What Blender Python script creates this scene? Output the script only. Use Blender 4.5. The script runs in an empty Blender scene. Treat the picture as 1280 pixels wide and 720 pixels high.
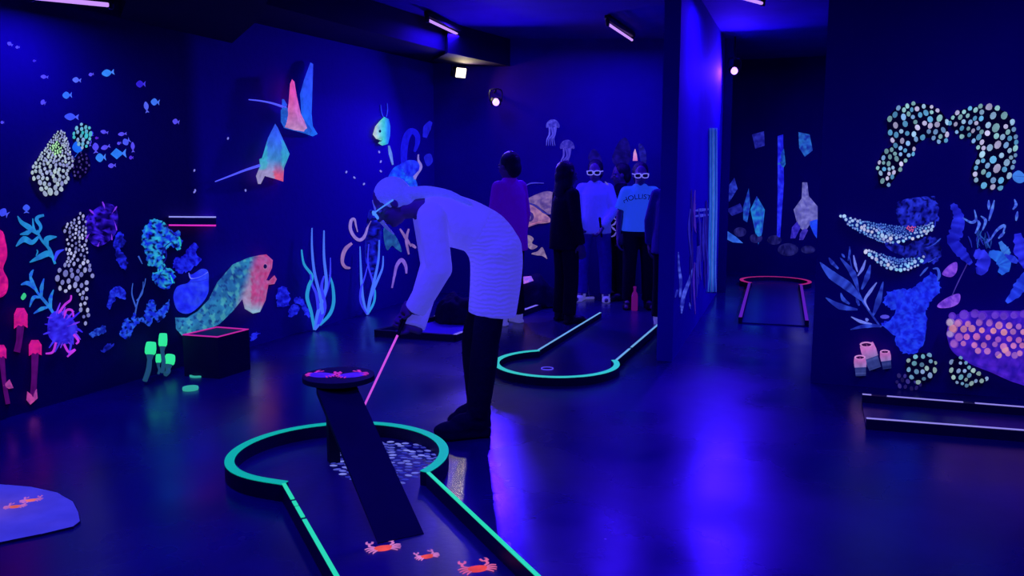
import bpy, bmesh, math, random
from mathutils import Vector as V, Matrix, noise
random.seed(7)
SC = bpy.context.scene
COL = SC.collection
F = 1100.0; TH = math.atan(155/F); CAMH = 1.5
CT, ST = math.cos(TH), math.sin(TH)
CAM = V((0, 0, CAMH))

# ------------------------------------------------------------ measuring the place
def ray(px, py):
    u = (px-640)/F; v = (360-py)/F
    return V((u, CT+v*ST, -ST+v*CT))
def fl(px, py, z=0.0):                      # point of a horizontal plane
    d = ray(px, py); t = (z-CAMH)/d.z
    return CAM + d*t
def at(px, py, y):                          # point at distance y ahead
    d = ray(px, py); return CAM + d*(y/d.y)

class Plane:
    def __init__(s, A, B):
        s.A = V((A[0], A[1], 0)); s.B = V((B[0], B[1], 0))
        s.u = (s.B-s.A).normalized()
        n = V((-s.u.y, s.u.x, 0))
        if n.dot(CAM-s.A) < 0: n = -n
        s.n = n
    def p(s, px, py, d=0.0):
        r = ray(px, py); t = (s.A+s.n*d-CAM).dot(s.n)/r.dot(s.n)
        return CAM + r*t
LW = Plane((-3.03, 5.047), (-.894, 10.241))
BW = Plane((-.894, 10.241), (2.409, 10.241))
PW = Plane((1.227, 6.601), (2.409, 10.241))
RW = Plane((2.07, 5.953), (3.298, 5.512))
FW = Plane((3.538, 12.072), (3.538+.92, 12.072-.39))

# ------------------------------------------------------------ materials
def lin(c):
    return tuple((x/12.92 if x <= .04045 else ((x+.055)/1.055)**2.4) for x in [k/255 for k in c[:3]])
MATS = {}
def pmat(name, col, rough=.6, spec=.3, var=.25, scale=6, bump=0, bscale=60, metal=0, coat=0, emis=None, es=0, rvar=0):
    if name in MATS: return MATS[name]
    m = bpy.data.materials.new(name); m.use_nodes = True
    nt = m.node_tree; b = nt.nodes['Principled BSDF']
    tc = nt.nodes.new('ShaderNodeTexCoord')
    ns = nt.nodes.new('ShaderNodeTexNoise'); ns.inputs['Scale'].default_value = scale; ns.inputs['Detail'].default_value = 5
    nt.links.new(tc.outputs['Object'], ns.inputs['Vector'])
    mx = nt.nodes.new('ShaderNodeMix'); mx.data_type = 'RGBA'
    mx.inputs[6].default_value = tuple(c*(1-var) for c in col)+(1,)
    mx.inputs[7].default_value = tuple(min(1, c*(1+var)) for c in col)+(1,)
    nt.links.new(ns.outputs['Fac'], mx.inputs[0]); nt.links.new(mx.outputs[2], b.inputs['Base Color'])
    b.inputs['Roughness'].default_value = rough; b.inputs['Specular IOR Level'].default_value = spec
    b.inputs['Metallic'].default_value = metal; b.inputs['Coat Weight'].default_value = coat
    if rvar:
        mr = nt.nodes.new('ShaderNodeMapRange'); mr.inputs['From Min'].default_value = .3; mr.inputs['From Max'].default_value = .7
        mr.inputs['To Min'].default_value = rough-rvar; mr.inputs['To Max'].default_value = rough+rvar
        n2 = nt.nodes.new('ShaderNodeTexNoise'); n2.inputs['Scale'].default_value = 1.1; n2.inputs['Detail'].default_value = 4
        nt.links.new(tc.outputs['Object'], n2.inputs['Vector'])
        nt.links.new(n2.outputs['Fac'], mr.inputs['Value']); nt.links.new(mr.outputs['Result'], b.inputs['Roughness'])
    if bump:
        nb = nt.nodes.new('ShaderNodeTexNoise'); nb.inputs['Scale'].default_value = bscale; nb.inputs['Detail'].default_value = 3
        nt.links.new(tc.outputs['Object'], nb.inputs['Vector'])
        bp = nt.nodes.new('ShaderNodeBump'); bp.inputs['Strength'].default_value = bump; bp.inputs['Distance'].default_value = .02
        nt.links.new(nb.outputs['Fac'], bp.inputs['Height']); nt.links.new(bp.outputs['Normal'], b.inputs['Normal'])
    if emis:
        b.inputs['Emission Color'].default_value = tuple(emis)+(1,); b.inputs['Emission Strength'].default_value = es
    MATS[name] = m; return m

def paint_mat(name, strength=.9, var=.3, scale=14):
    """ultraviolet-reactive paint: the pigment colour sits in the mesh, the paint fluoresces in its own colour"""
    if name in MATS: return MATS[name]
    m = bpy.data.materials.new(name); m.use_nodes = True
    nt = m.node_tree; b = nt.nodes['Principled BSDF']
    at_ = nt.nodes.new('ShaderNodeAttribute'); at_.attribute_name = 'Col'
    tc = nt.nodes.new('ShaderNodeTexCoord')
    ns = nt.nodes.new('ShaderNodeTexNoise'); ns.inputs['Scale'].default_value = scale; ns.inputs['Detail'].default_value = 6
    nt.links.new(tc.outputs['Object'], ns.inputs['Vector'])
    mr = nt.nodes.new('ShaderNodeMapRange'); mr.inputs['From Min'].default_value = .3; mr.inputs['From Max'].default_value = .7
    mr.inputs['To Min'].default_value = strength*(1-var); mr.inputs['To Max'].default_value = strength*(1+var*.6)
    nt.links.new(ns.outputs['Fac'], mr.inputs['Value'])
    sc = nt.nodes.new('ShaderNodeVectorMath'); sc.operation = 'SCALE'; sc.inputs['Scale'].default_value = .12
    nt.links.new(at_.outputs['Color'], sc.inputs[0])
    nt.links.new(sc.outputs['Vector'], b.inputs['Base Color'])
    nt.links.new(at_.outputs['Color'], b.inputs['Emission Color']); nt.links.new(mr.outputs['Result'], b.inputs['Emission Strength'])
    b.inputs['Roughness'].default_value = .7; b.inputs['Specular IOR Level'].default_value = .1
    MATS[name] = m; return m
PAINT = paint_mat('uv_paint')
def glowmat(name, srgb, strength=1.0, var=.15):
    c = lin(srgb)
    return pmat(name, tuple(x*.3 for x in c), .6, .2, .15, 20, emis=c, es=strength)

# ------------------------------------------------------------ mesh helpers
def tag(o, label=None, cat=None, group=None, kind=None):
    if label: o['label'] = label
    if cat: o['category'] = cat
    if group: o['group'] = group
    if kind: o['kind'] = kind
    return o
def build(bm, name, mat, parent=None, origin=None, smooth=True):
    if not bm.verts.layers.float_color.get('Col'): bmesh.ops.recalc_face_normals(bm, faces=bm.faces)
    if parent is not None: origin = parent.get('_o'); origin = V(origin)
    if origin is None:
        xs = [v.co for v in bm.verts]
        origin = V((sum(c.x for c in xs)/len(xs), sum(c.y for c in xs)/len(xs), min(c.z for c in xs)))
    origin = V(origin)
    for v in bm.verts: v.co -= origin
    me = bpy.data.meshes.new(name); bm.to_mesh(me); bm.free()
    me.materials.append(mat)
    for p in me.polygons: p.use_smooth = smooth
    o = bpy.data.objects.new(name, me); COL.objects.link(o)
    if parent is not None: o.parent = parent
    else: o.location = origin
    o['_o'] = list(origin)
    return o
def empty(name, loc, label, cat, group=None):
    o = bpy.data.objects.new(name, None); COL.objects.link(o); o.location = loc; o.empty_display_size = .1
    o['_o'] = list(loc); return tag(o, label, cat, group)
def box(bm, c, size, rot=None, bev=0):
    r = bmesh.ops.create_cube(bm, size=1)
    M = Matrix.Translation(V(c)) @ (rot.to_4x4() if rot else Matrix.Identity(4)) @ Matrix.Diagonal((*size, 1))
    bmesh.ops.transform(bm, matrix=M, verts=r['verts'])
    if bev:
        es = list({e for v in r['verts'] for e in v.link_edges})
        bmesh.ops.bevel(bm, geom=es, offset=bev, segments=2, affect='EDGES')
def prism(bm, pts, z0, z1):
    a = [bm.verts.new((p[0], p[1], z0)) for p in pts]; b = [bm.verts.new((p[0], p[1], z1)) for p in pts]
    n = len(pts)
    bm.faces.new(a[::-1]); bm.faces.new(b)
    for i in range(n): bm.faces.new((a[i], a[(i+1) % n], b[(i+1) % n], b[i]))
def frame(d):
    d = d.normalized(); up = V((0, 0, 1)) if abs(d.z) < .9 else V((1, 0, 0))
    x = d.cross(up).normalized(); y = d.cross(x).normalized()
    return Matrix((x, y, d)).transposed()
def capsule(bm, a, b, ra, rb=None, seg=14, flat=None):
    """tapered round-ended limb from a to b"""
    a = V(a); b = V(b); rb = ra if rb is None else rb
    d = b-a; L = max(d.length, 1e-5); R = frame(d)
    rings = []
    for k in range(5):
        t = math.pi/2*(1-k/5); rings.append((-ra*math.sin(t), ra*math.cos(t)))
    rings.append((0, ra)); rings.append((L, rb))
    for k in range(1, 6):
        t = math.pi/2*k/5; rings.append((L+rb*math.sin(t), rb*math.cos(t)))
    rings = [r for r in rings if r[1] > 1e-4]
    vs = []
    for z, r in rings:
        vs.append([bm.verts.new(a + R @ V((r*math.cos(2*math.pi*i/seg), r*math.sin(2*math.pi*i/seg), z))) for i in range(seg)])
    for p, q in zip(vs, vs[1:]):
        for i in range(seg): bm.faces.new((p[i], p[(i+1) % seg], q[(i+1) % seg], q[i]))
    bm.faces.new(vs[0][::-1]); bm.faces.new(vs[-1])
def ell(bm, c, r, R=None, seg=20):
    q = bmesh.ops.create_uvsphere(bm, u_segments=seg, v_segments=max(8, seg//2+2), radius=1)
    M = Matrix.Translation(V(c)) @ (R.to_4x4() if R else Matrix.Identity(4)) @ Matrix.Diagonal((*r, 1))
    bmesh.ops.transform(bm, matrix=M, verts=q['verts'])
def catmull(pts, n=6, closed=False):
    P = [V((*p, 0)) if len(p) == 2 else V(p) for p in pts]; out = []
    m = len(P)
    for i in range(m if closed else m-1):
        if closed: a, b, c, d = P[i-1], P[i], P[(i+1) % m], P[(i+2) % m]
        else: a, b, c, d = P[max(i-1, 0)], P[i], P[i+1], P[min(i+2, m-1)]
        for k in range(n):
            t = k/n
            out.append(.5*((2*b)+(c-a)*t+(2*a-5*b+4*c-d)*t*t+(3*b-a-3*c+d)*t**3))
    if not closed: out.append(P[-1])
    return out
def tube(bm, pts, r, seg=8, n=6):
    """round tube through 3D points; r a number or a list"""
    C = catmull(pts, n); m = len(C); rings = []
    for i, c in enumerate(C):
        d = C[min(i+1, m-1)]-C[max(i-1, 0)]; R = frame(d)
        if isinstance(r, (list, tuple)):
            x = i/(m-1)*(len(r)-1); k = min(int(x), len(r)-2); rr = r[k]+(r[k+1]-r[k])*(x-k)
        else: rr = r
        rings.append([bm.verts.new(c+R@V((rr*math.cos(2*math.pi*j/seg), rr*math.sin(2*math.pi*j/seg), 0))) for j in range(seg)])
    for p, q in zip(rings, rings[1:]):
        best = min(range(seg), key=lambda s: sum((p[j].co-q[(j+s) % seg].co).length for j in range(seg)))
        for j in range(seg): bm.faces.new((p[j], p[(j+1) % seg], q[(j+1+best) % seg], q[(j+best) % seg]))
    bm.faces.new(rings[0][::-1]); bm.faces.new(rings[-1])
def remesh(o, vox, smooth=4):
    m = o.modifiers.new('Remesh', 'REMESH'); m.mode = 'VOXEL'; m.voxel_size = vox; m.use_smooth_shade = True
    s = o.modifiers.new('Smooth', 'SMOOTH'); s.factor = .5; s.iterations = smooth

# ------------------------------------------------------------ painting on a wall (relief of paint, plaster or carved foam)
class Art:
    def __init__(s, plane):
        s.pl = plane; s.bm = bmesh.new(); s.cl = s.bm.verts.layers.float_color.new('Col'); s.z = .002
    def v(s, px, py, d, c):
        w = s.bm.verts.new(s.pl.p(px, py, s.z+d)); w[s.cl] = (*lin((c[0]*.92, c[1]*.94, min(255, c[2]*1.02+16))), 1); return w  # pigment shifted to blue, standing in for scattered blue lamp light
    def face(s, vs):
        try: f = s.bm.faces.new(vs)
        except ValueError: return
        f.normal_update()
        if f.normal.dot(s.pl.n) < 0: f.normal_flip()
    def poly(s, pts, col, depth=.003, w=6, curve=True, step=6, rag=0):
        P = [(p.x, p.y) for p in catmull(pts, 7 if rag else 4, True)] if curve else list(pts)
        if rag: P = [(x+rag*1.6*noise.noise(V((x*.31, y*.31, 2))), y+rag*1.6*noise.noise(V((x*.31, y*.31, 9)))) for x, y in P]
        t = bmesh.new(); vs = [t.verts.new((x, y, 0)) for x, y in P]
        es = [t.edges.new((vs[i], vs[(i+1) % len(vs)])) for i in range(len(vs))]
        bmesh.ops.triangle_fill(t, use_beauty=True, use_dissolve=False, edges=es)
        for _ in range(4):
            L = [e for e in t.edges if e.calc_length() > step]
            if not L or len(t.faces) > 2500: break
            bmesh.ops.subdivide_edges(t, edges=L, cuts=1)
            bmesh.ops.triangulate(t, faces=t.faces[:])
        mp = {}
        n = len(P)
        for q in t.verts:
            x, y = q.co.x, q.co.y; dm = 1e9
            for i in range(n):
                ax, ay = P[i]; bx, by = P[(i+1) % n]; ex, ey = bx-ax, by-ay; l2 = ex*ex+ey*ey
                k = 0 if l2 == 0 else max(0, min(1, ((x-ax)*ex+(y-ay)*ey)/l2))
                dm = min(dm, (x-ax-k*ex)**2+(y-ay-k*ey)**2)
            e = min(1, math.sqrt(dm)/w); h = depth*math.sqrt(max(0, 1-(1-e)**2))
            mp[q] = s.v(x, y, h, col(x, y) if callable(col) else col)
        for f in t.faces: s.face([mp[q] for q in f.verts])
        t.free(); s.dome = (P, depth, w, s.z); s.z += .0006
    def stroke(s, pts, w, col, depth=.003, n=6):
        C = catmull(pts, n); m = len(C)
        if not isinstance(w, (list, tuple)): w = [w*.5, w, w*.15]
        rows = []
        for i, c in enumerate(C):
            d = (C[min(i+1, m-1)]-C[max(i-1, 0)]).normalized(); nx, ny = -d.y, d.x
            x = i/(m-1)*(len(w)-1); k = min(int(x), len(w)-2); h = (w[k]+(w[k+1]-w[k])*(x-k))/2
            cc = col(c.x, c.y) if callable(col) else col
            if max(w) > 9 and .02 <= depth < .04: h *= 1+.45*noise.noise(V((c.x*.35, c.y*.35, 3)))
            rows.append((s.v(c.x+nx*h, c.y+ny*h, 0, cc), s.v(c.x, c.y, depth, cc), s.v(c.x-nx*h, c.y-ny*h, 0, cc)))
        for a, b in zip(rows, rows[1:]):
            s.face([a[0], a[1], b[1], b[0]]); s.face([a[1], a[2], b[2], b[1]])
        s.z += .0004
    def lift(s, x, y):
        P, depth, w, z = s.dome; dm = 1e9; n = len(P)
        for i in range(n):
            ax, ay = P[i]; bx, by = P[(i+1) % n]; ex, ey = bx-ax, by-ay; l2 = ex*ex+ey*ey
            k = 0 if l2 == 0 else max(0, min(1, ((x-ax)*ex+(y-ay)*ey)/l2))
            dm = min(dm, (x-ax-k*ex)**2+(y-ay-k*ey)**2)
        e = min(1, math.sqrt(dm)/w); return depth*math.sqrt(max(0, 1-(1-e)**2))
    def dot(s, x, y, rx, ry, ang, col, depth=.004, n=9):
        c = s.v(x, y, depth, col); ca, sa = math.cos(ang), math.sin(ang); R = []
        for rr, dd in ((.6, .8), (1, 0)):
            R.append([s.v(x+ca*rx*rr*math.cos(2*math.pi*i/n)-sa*ry*rr*math.sin(2*math.pi*i/n),
                          y+sa*rx*rr*math.cos(2*math.pi*i/n)+ca*ry*rr*math.sin(2*math.pi*i/n), depth*dd, col) for i in range(n)])
        for i in range(n):
            j = (i+1) % n; s.face([c, R[0][i], R[0][j]]); s.face([R[0][i], R[1][i], R[1][j], R[0][j]])
    def dots(s, pts, rad, col, tries=2500, gap=1.25, asp=1.3, ang=None, depth=.005, curve=True):
        P = [(p.x, p.y) for p in catmull(pts, 4, True)] if curve else pts
        x0, x1 = min(p[0] for p in P), max(p[0] for p in P); y0, y1 = min(p[1] for p in P), max(p[1] for p in P)
        got = []
        for _ in range(tries):
            x = random.uniform(x0, x1); y = random.uniform(y0, y1)
            if not inside(P, x, y): continue
            r = rad(x, y)*random.uniform(.8, 1.15)
            if any((x-a)**2+(y-b)**2 < ((r+q)*gap)**2 for a, b, q in got): continue
            got.append((x, y, r))
            z_ = s.z; s.z = s.dome[3]+.004+(s.lift(x, y) if inside(s.dome[0], x, y) else 0)
            s.dot(x, y, r, r*asp*random.uniform(.8, 1.15), random.uniform(-.5, .5) if ang is None else ang, col(x, y), depth+.004); s.z = z_
        s.z += .0005
    def done(s, name, label, cat, group=None, mat=None):
        o = build(s.bm, name, mat or PAINT); return tag(o, label, cat, group)
def inside(P, x, y):
    r = False; n = len(P); j = n-1
    for i in range(n):
        if (P[i][1] > y) != (P[j][1] > y) and x < (P[j][0]-P[i][0])*(y-P[i][1])/(P[j][1]-P[i][1])+P[i][0]: r = not r
        j = i
    return r
def mix(a, b, t): t = max(0, min(1, t)); return tuple(a[i]+(b[i]-a[i])*t for i in range(3))
def mott(a, b, sc=9, seed=0, k=2.2, cdark=None):
    def f(x, y):
        t = .5+k*.45*(noise.noise(V((x/sc, y/sc, seed*7.3)))+.8*noise.noise(V((x/sc*2.6+noise.noise(V((x/sc,y/sc,4))), y/sc*2.6, seed*2.3))))
        c = mix(a, b, t)
        if cdark and noise.noise(V((x/sc*1.7, y/sc*1.7, seed*3.1+50))) < -.22: c = cdark
        return c
    return f
def jit(cols, k=.25):
    def f(x, y):
        s = random.uniform(1-k, 1+k*.2); return tuple(min(255, c*s) for c in random.choice(cols))
    return f

# ------------------------------------------------------------ the room
def wallmat(name, col, var=.35, scale=1.5, rough=.75, spec=.15, split=None):
    if name in MATS: return MATS[name]
    m = pmat(name, col, rough, spec, var, scale, bump=.15, bscale=25)
    if split:                                # one stretch of the wall is painted a lighter blue, sprayed edge
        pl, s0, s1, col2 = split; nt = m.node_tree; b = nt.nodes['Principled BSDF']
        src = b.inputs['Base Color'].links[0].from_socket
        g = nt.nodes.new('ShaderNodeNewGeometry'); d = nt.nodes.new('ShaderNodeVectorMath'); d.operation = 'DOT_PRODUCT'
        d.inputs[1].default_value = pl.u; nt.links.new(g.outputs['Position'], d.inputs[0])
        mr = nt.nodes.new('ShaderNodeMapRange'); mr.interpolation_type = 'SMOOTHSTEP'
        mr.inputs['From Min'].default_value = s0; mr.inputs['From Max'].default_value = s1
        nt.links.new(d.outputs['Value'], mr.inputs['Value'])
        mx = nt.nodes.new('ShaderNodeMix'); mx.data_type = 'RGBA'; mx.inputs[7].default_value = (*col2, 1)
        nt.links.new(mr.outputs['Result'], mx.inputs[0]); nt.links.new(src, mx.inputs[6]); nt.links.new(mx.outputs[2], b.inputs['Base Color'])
    return m
def slab(name, pl, s0, s1, th, z0, z1, mat):
    a = pl.A+pl.u*s0; b = pl.A+pl.u*s1; c = b-pl.n*th; d = a-pl.n*th
    bm = bmesh.new(); prism(bm, [a, b, c, d], z0, z1)
    return tag(build(bm, name, mat, smooth=False), kind='structure')
CEIL = 2.9
LL = (LW.B-LW.A).length
sA = LW.p(236, 250).dot(LW.u); sB = LW.p(262, 250).dot(LW.u)
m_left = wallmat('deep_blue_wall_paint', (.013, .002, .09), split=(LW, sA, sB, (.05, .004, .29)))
m_back = wallmat('blue_back_wall_paint', (.04, .004, .22))
m_dark = wallmat('black_blue_wall_paint', (.02, .005, .12)); m_part = wallmat('navy_partition_paint', (.06, .006, .42))
m_right = wallmat('indigo_panel_paint', (.03, .003, .2), .2)
m_ceil = pmat('dark_blue_ceiling', (.05, .012, .25), .8, .1, .3, 2)
m_floor = pmat('glossy_dark_floor', (.017, .002, .12), .27, .5, .75, 1.6, bump=.06, bscale=5, rvar=.10)
bm = bmesh.new(); box(bm, (0, 6, -.05), (18, 18, .1)); tag(build(bm, 'floor', m_floor, smooth=False), kind='structure')
bm = bmesh.new(); box(bm, (0, 6, CEIL+.05), (18, 18, .1)); tag(build(bm, 'ceiling', m_ceil, smooth=False), kind='structure')
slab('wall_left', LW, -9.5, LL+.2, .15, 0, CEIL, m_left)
slab('wall_back', BW, 0, 3.303, .15, 0, CEIL, m_back)
slab('wall_partition', PW, 0, (PW.B-PW.A).length, .12, 0, CEIL, m_part)
ex = Plane((2.409, 10.241), (2.75, 12.41)); slab('wall_passage', ex, 0, 2.1, .1, 0, CEIL, m_dark)
slab('wall_far', FW, -1.0, 6, .15, 0, CEIL, m_dark)
slab('wall_right', RW, 0, 6, .2, 0, CEIL, m_right)
bm = bmesh.new(); box(bm, (7.6, 5, CEIL/2), (.15, 15, CEIL)); tag(build(bm, 'wall_side', m_dark, smooth=False), kind='structure')
bm = bmesh.new(); box(bm, (0, -2.4, CEIL/2), (16, .15, CEIL)); tag(build(bm, 'wall_rear', m_dark, smooth=False), kind='structure')
# soffit along the left wall and the duct box that hangs in front of it
a = LW.A+LW.u*-9; b = LW.B
bm = bmesh.new(); prism(bm, [a, b, b+LW.n*.62, a+LW.n*.62], 2.63, CEIL-.001)
m_soff = pmat('black_painted_soffit', (.012, .004, .05), .8, .1, .2, 3)
tag(build(bm, 'trim_soffit', m_soff, smooth=False), kind='structure')
bm = bmesh.new()
z = 2.42; q = [fl(150, 22, z), fl(290, 54, z), fl(326, 22, z), fl(352, -45, z), fl(190, -85, z)]
prism(bm, q, z, CEIL-.001); tag(build(bm, 'ventilation_duct', m_soff, smooth=False), 'black boxed ventilation duct hanging from the ceiling above the left wall', 'duct')
bm = bmesh.new(); prism(bm, [fl(540, 76, 2.6)+V((0,.0,0)), fl(655, 95, 2.6), fl(700, 96, 2.6), fl(560, 66, 2.6)], 2.6, CEIL-.001)
tag(build(bm, 'trim_beam', m_soff, smooth=False), kind='structure')

# ------------------------------------------------------------ lamps
UV = (.035, .006, 1.0)
m_tube = glowmat('uv_tube', (205, 150, 255), 1.0, .03); m_case = pmat('black_metal', (.015, .012, .02), .45, .4, .2, 20)
def area(loc, to, sx, sy, watt, col=UV, spread=math.pi):
    l = bpy.data.lights.new('uv_light', 'AREA'); l.shape = 'RECTANGLE'; l.size = sx; l.size_y = sy; l.energy = watt; l.color = col; l.spread = spread
    o = bpy.data.objects.new('uv_light', l); COL.objects.link(o); o.location = loc
    return o
def tube_lamp(a, b, watt, label, group=None, strength=None):
    a, b = V(a), V(b); d = (b-a).normalized(); c = (a+b)/2; r = empty('tube_lamp', c, label, 'lamp', group)
    R = Matrix((d, V((0, 0, 1)).cross(d), V((0, 0, 1)))).transposed(); L = (b-a).length
    bm = bmesh.new(); box(bm, c+V((0, 0, .055)), (L+.06, .06, .05), R, .006); build(bm, 'housing', m_case, r)
    bm = bmesh.new(); capsule(bm, a, b, .013, .013, 10); build(bm, 'tube', m_tube, r)
    for e in (a-d*.02, b+d*.02):
        bm = bmesh.new(); box(bm, e+V((0, 0, .012)), (.025, .035, .07), R, .004); build(bm, 'end_socket', m_case, r)
    if a.z < 2.6:
        for e in (a.lerp(b, .15), a.lerp(b, .85)):
            bm = bmesh.new(); capsule(bm, e+V((0,0,.07)), V((e.x, e.y, 2.63)), .006, .006, 6); build(bm, 'hanger', m_case, r)
    l = area(c+V((0, 0, -.02)), None, L, .04, watt); l.rotation_euler = (0, 0, math.atan2(d.y, d.x)); return r
zt = CEIL-.09
G = 'ultraviolet ceiling tubes'
tube_lamp(fl(535, 25, zt), fl(583, 48, zt), 40, 'pink-glowing ceiling tube lamp above the bending golfer')
tube_lamp(fl(760, 30, zt), fl(790, 50, zt), 40, 'shorter-looking pink-glowing ceiling tube right of the middle of the ceiling')
tube_lamp(fl(915, -6, zt), fl(952, 4, zt), 30, 'violet ceiling tube cut by the top edge of the picture')
tube_lamp(fl(44, -3, 2.42), fl(134, 6, 2.42), 26, 'wide violet tube lamp at the top left corner above the painted fish')
tube_lamp((-1.5, 2.6, zt), (-1.0, 3.7, zt), 55, 'ceiling tube lamp above the front putting lane')
tube_lamp((.9, 1.2, zt), (1.4, 2.3, zt), 45, 'ceiling tube lamp above the photographer')
tube_lamp((2.6, 3.2, zt), (3.1, 4.3, zt), 30, 'unseen ceiling tube lamp added in front of the right mural panel')  # out-of-view tube, added for its light
tube_lamp((4.2, 8.2, zt), (4.6, 9.3, zt), 150, 'unseen ceiling tube lamp added in the far room')  # out-of-view tube, added to brighten the far room

def flood(c, aim, label, lens_mat, watt, col, size=.16, mount='wall', group=None):
    c = V(c); d = (V(aim)-c).normalized(); R = frame(d); r = empty('flood_lamp', c, label, 'lamp', group)
    X = R.to_quaternion().to_matrix()
    bm = bmesh.new(); box(bm, c-d*.035, (size*1.12, size*.82, .06), X, .01)
    for i in range(6): box(bm, c-d*.075+X@V(((i-2.5)*size*.17, 0, 0)), (size*.05, size*.7, .03), X)
    build(bm, 'housing', m_case, r)
    bm = bmesh.new()
    if lens_mat is m_lensv: capsule(bm, c-d*.02, c+d*.003, size*.42, size*.36, 20)
    else: box(bm, c+d*.003, (size, size*.7, .012), X, .004)
    build(bm, 'lens', lens_mat, r)
    up = V((0, 0, 1)); side = d.cross(up).normalized()
    bm = bmesh.new(); tube(bm, [c+side*size*.62-d*.03, c+side*size*.62-d*.05+up*.12, c-side*size*.62-d*.05+up*.12, c-side*size*.62-d*.03], .008, 6, 3)
    build(bm, 'bracket', m_case, r)
    top = c-d*.05+up*.12; end = V((top.x, top.y, CEIL)) if mount == 'ceiling' else V((top.x-.02, 10.241, top.z))
    bm = bmesh.new(); capsule(bm, top, end, .011, .011, 8); build(bm, 'mounting_arm', m_case, r)
    l = area(c+d*.03, None, size, size*.7, watt, col, math.radians(150)); l.rotation_euler = (-d).to_track_quat('Z', 'Y').to_euler()
    return r
m_lensv = pmat('violet_lens', (.5, .4, .9), .3, .5, .02, 5, emis=(.55, .25, 1), es=3)
m_lensw = pmat('white_lens', (.9, .85, .7), .3, .5, .02, 5, emis=(1, .85, .6), es=2.5)
flood(at(620, 128, 9.9), (.2, 3.5, 0), 'round-looking violet flood lamp on the back wall', m_lensv, 80, UV, .10)
flood(at(918, 89, 10.0), (1.2, 3.0, 0), 'violet flood lamp hanging in the far room', m_lensv, 60, UV, .10, 'ceiling')
flood(at(576, 91, 10.05), (2.6, 7.2, 1.6), 'white emergency flood lamp high on the back wall', m_lensw, 5, (1, .8, .5), .15)

# ------------------------------------------------------------ camera
cam = bpy.data.cameras.new('camera'); cam.sensor_width = 36; cam.lens = 36*F/1280
co = bpy.data.objects.new('camera', cam); COL.objects.link(co); co.location = CAM
co.rotation_euler = (math.pi/2-TH, 0, 0); SC.camera = co
w = bpy.data.worlds.new('world'); SC.world = w; w.use_nodes = True
w.node_tree.nodes['Background'].inputs[0].default_value = (.0, .0, .02, 1)
SC.view_settings.view_transform = 'Standard'; SC.view_settings.look = 'None'; SC.view_settings.gamma = 1
SC.view_settings.exposure = 0; SC.view_settings.use_curve_mapping = False
# ------------------------------------------------------------ left wall: reef painting
def fish(px, py, w, h, ang=0, col=(90, 80, 255), shape=0):
    a = Art(LW); ca, sa = math.cos(ang), math.sin(ang)
    def T(x, y): return (px+ca*x*w-sa*y*h, py+sa*x*w+ca*y*h)
    b = [(-.5, 0), (-.34, -.34), (-.08, -.5), (.16, -.3), (.26, -.06), (.26, .06), (.16, .3), (-.08, .5), (-.34, .34)] if shape == 0 else \
        [(-.5, 0), (-.12, -.5), (.24, -.1), (.24, .1), (-.12, .5)]
    a.poly([T(*q) for q in b], col, .003, max(1.5, h*.3), shape == 0, 5)
    a.poly([T(*q) for q in [(.2, 0), (.5, -.42), (.44, 0), (.5, .42)]], mix(col, (120, 120, 255), .3), .002, 1.5, False, 5)
    return a
VIO, CYN, BLU = (98, 84, 250), (50, 140, 255), (60, 82, 255)
tiny = [(55.6,96,9,5,.1,VIO),(96,100,10,7,.1,(95,120,255)),(114,93,6,4.5,-.2,VIO),(54,128,6,7,.4,VIO),(176,105,11,9,0,(55,35,200)),
 (183,134,13,6,1.4,(95,110,255)),(194,127.5,10,9,.1,(70,130,255)),(220,152,8,7,.2,VIO),(130.5,165,9,5,.2,VIO),(153,167.5,10,5,-.1,VIO),
 (119.5,185,12,8,1.5,VIO),(132,184,11,6,-.3,VIO),(149,179,5,4,-.3,VIO),(158,177,9,9,-.5,(85,100,255)),(166,184,12,5,1.5,VIO),(164,197,5,5,0,(90,50,220)),
 (140,207,9,6,-.1,VIO),(112.5,178,9,4,1.5,VIO),(115,167,6,4,1.3,(60,50,220)),(121,172.5,4,3.5,0,(100,40,200)),(43,76,4,3.5,0,(70,50,200)),
 (3,153,4,4,0,VIO),(12.5,55,7,5,.5,VIO),(22,59,5,4,0,VIO)]
for x, y, w, h, an, c in tiny:
    fish(x, y, w*1.1, h, an, c).done('painted_fish', 'tiny violet fish painted on the dark left wall beside the dotted coral', 'painted fish', 'school of tiny violet fish on the left wall')
for x, y, w, h, an, c, s, lab in [(135,91,16,9,-.15,(60,150,255),0,'turquoise fish painted highest in the school, upturned tail'),
 (84,119,12,9,-.05,(60,130,255),0,'small bright blue fish painted above the long blue fish'),
 (89.5,146,18,9,.05,(70,95,255),0,'long blue shark-shaped fish painted just above the dotted coral tips'),
 (126,197,13,11,-.1,(60,150,255),0,'round pale blue fish with thin tail, left of the diamond-shaped fish'),
 (148,192,20,14,-.05,(50,140,255),1,'largest diamond-shaped light blue fish of the school'),
 (97.5,186,20,14,1.45,(30,120,255),0,'fat blue fish painted over the dark gap between two dotted corals'),
 (33,261,11,9,1.55,(70,100,255),0,'square-looking blue fish painted above the cyan seaweed'),
 (5,266,12,11,.5,(70,85,255),0,'blue fish at the very left edge above the pink coral')]:
    fish(x, y, w, h, an, c, s).done('painted_fish', lab, 'painted fish')
BLK = (3, 0, 22)
a = Art(LW); P = [(70,166),(80,165),(85,178),(91,203),(84,224),(70,243),(56,242),(47,229),(40,218),(44,202),(56,186)]
a.poly(P, BLK, .03, 12)
a.z += .02
a.dots(P, lambda x, y: 1.15+max(0, (y-185)/30), lambda x, y: mix((205,225,190), (150,150,190), random.random()*(.4+.6*(x-40)/50)) if abs(x-71)+abs(y-186) > 9 else (190,255,150), 6000, 1.05, 1.35, None, .006)
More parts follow.
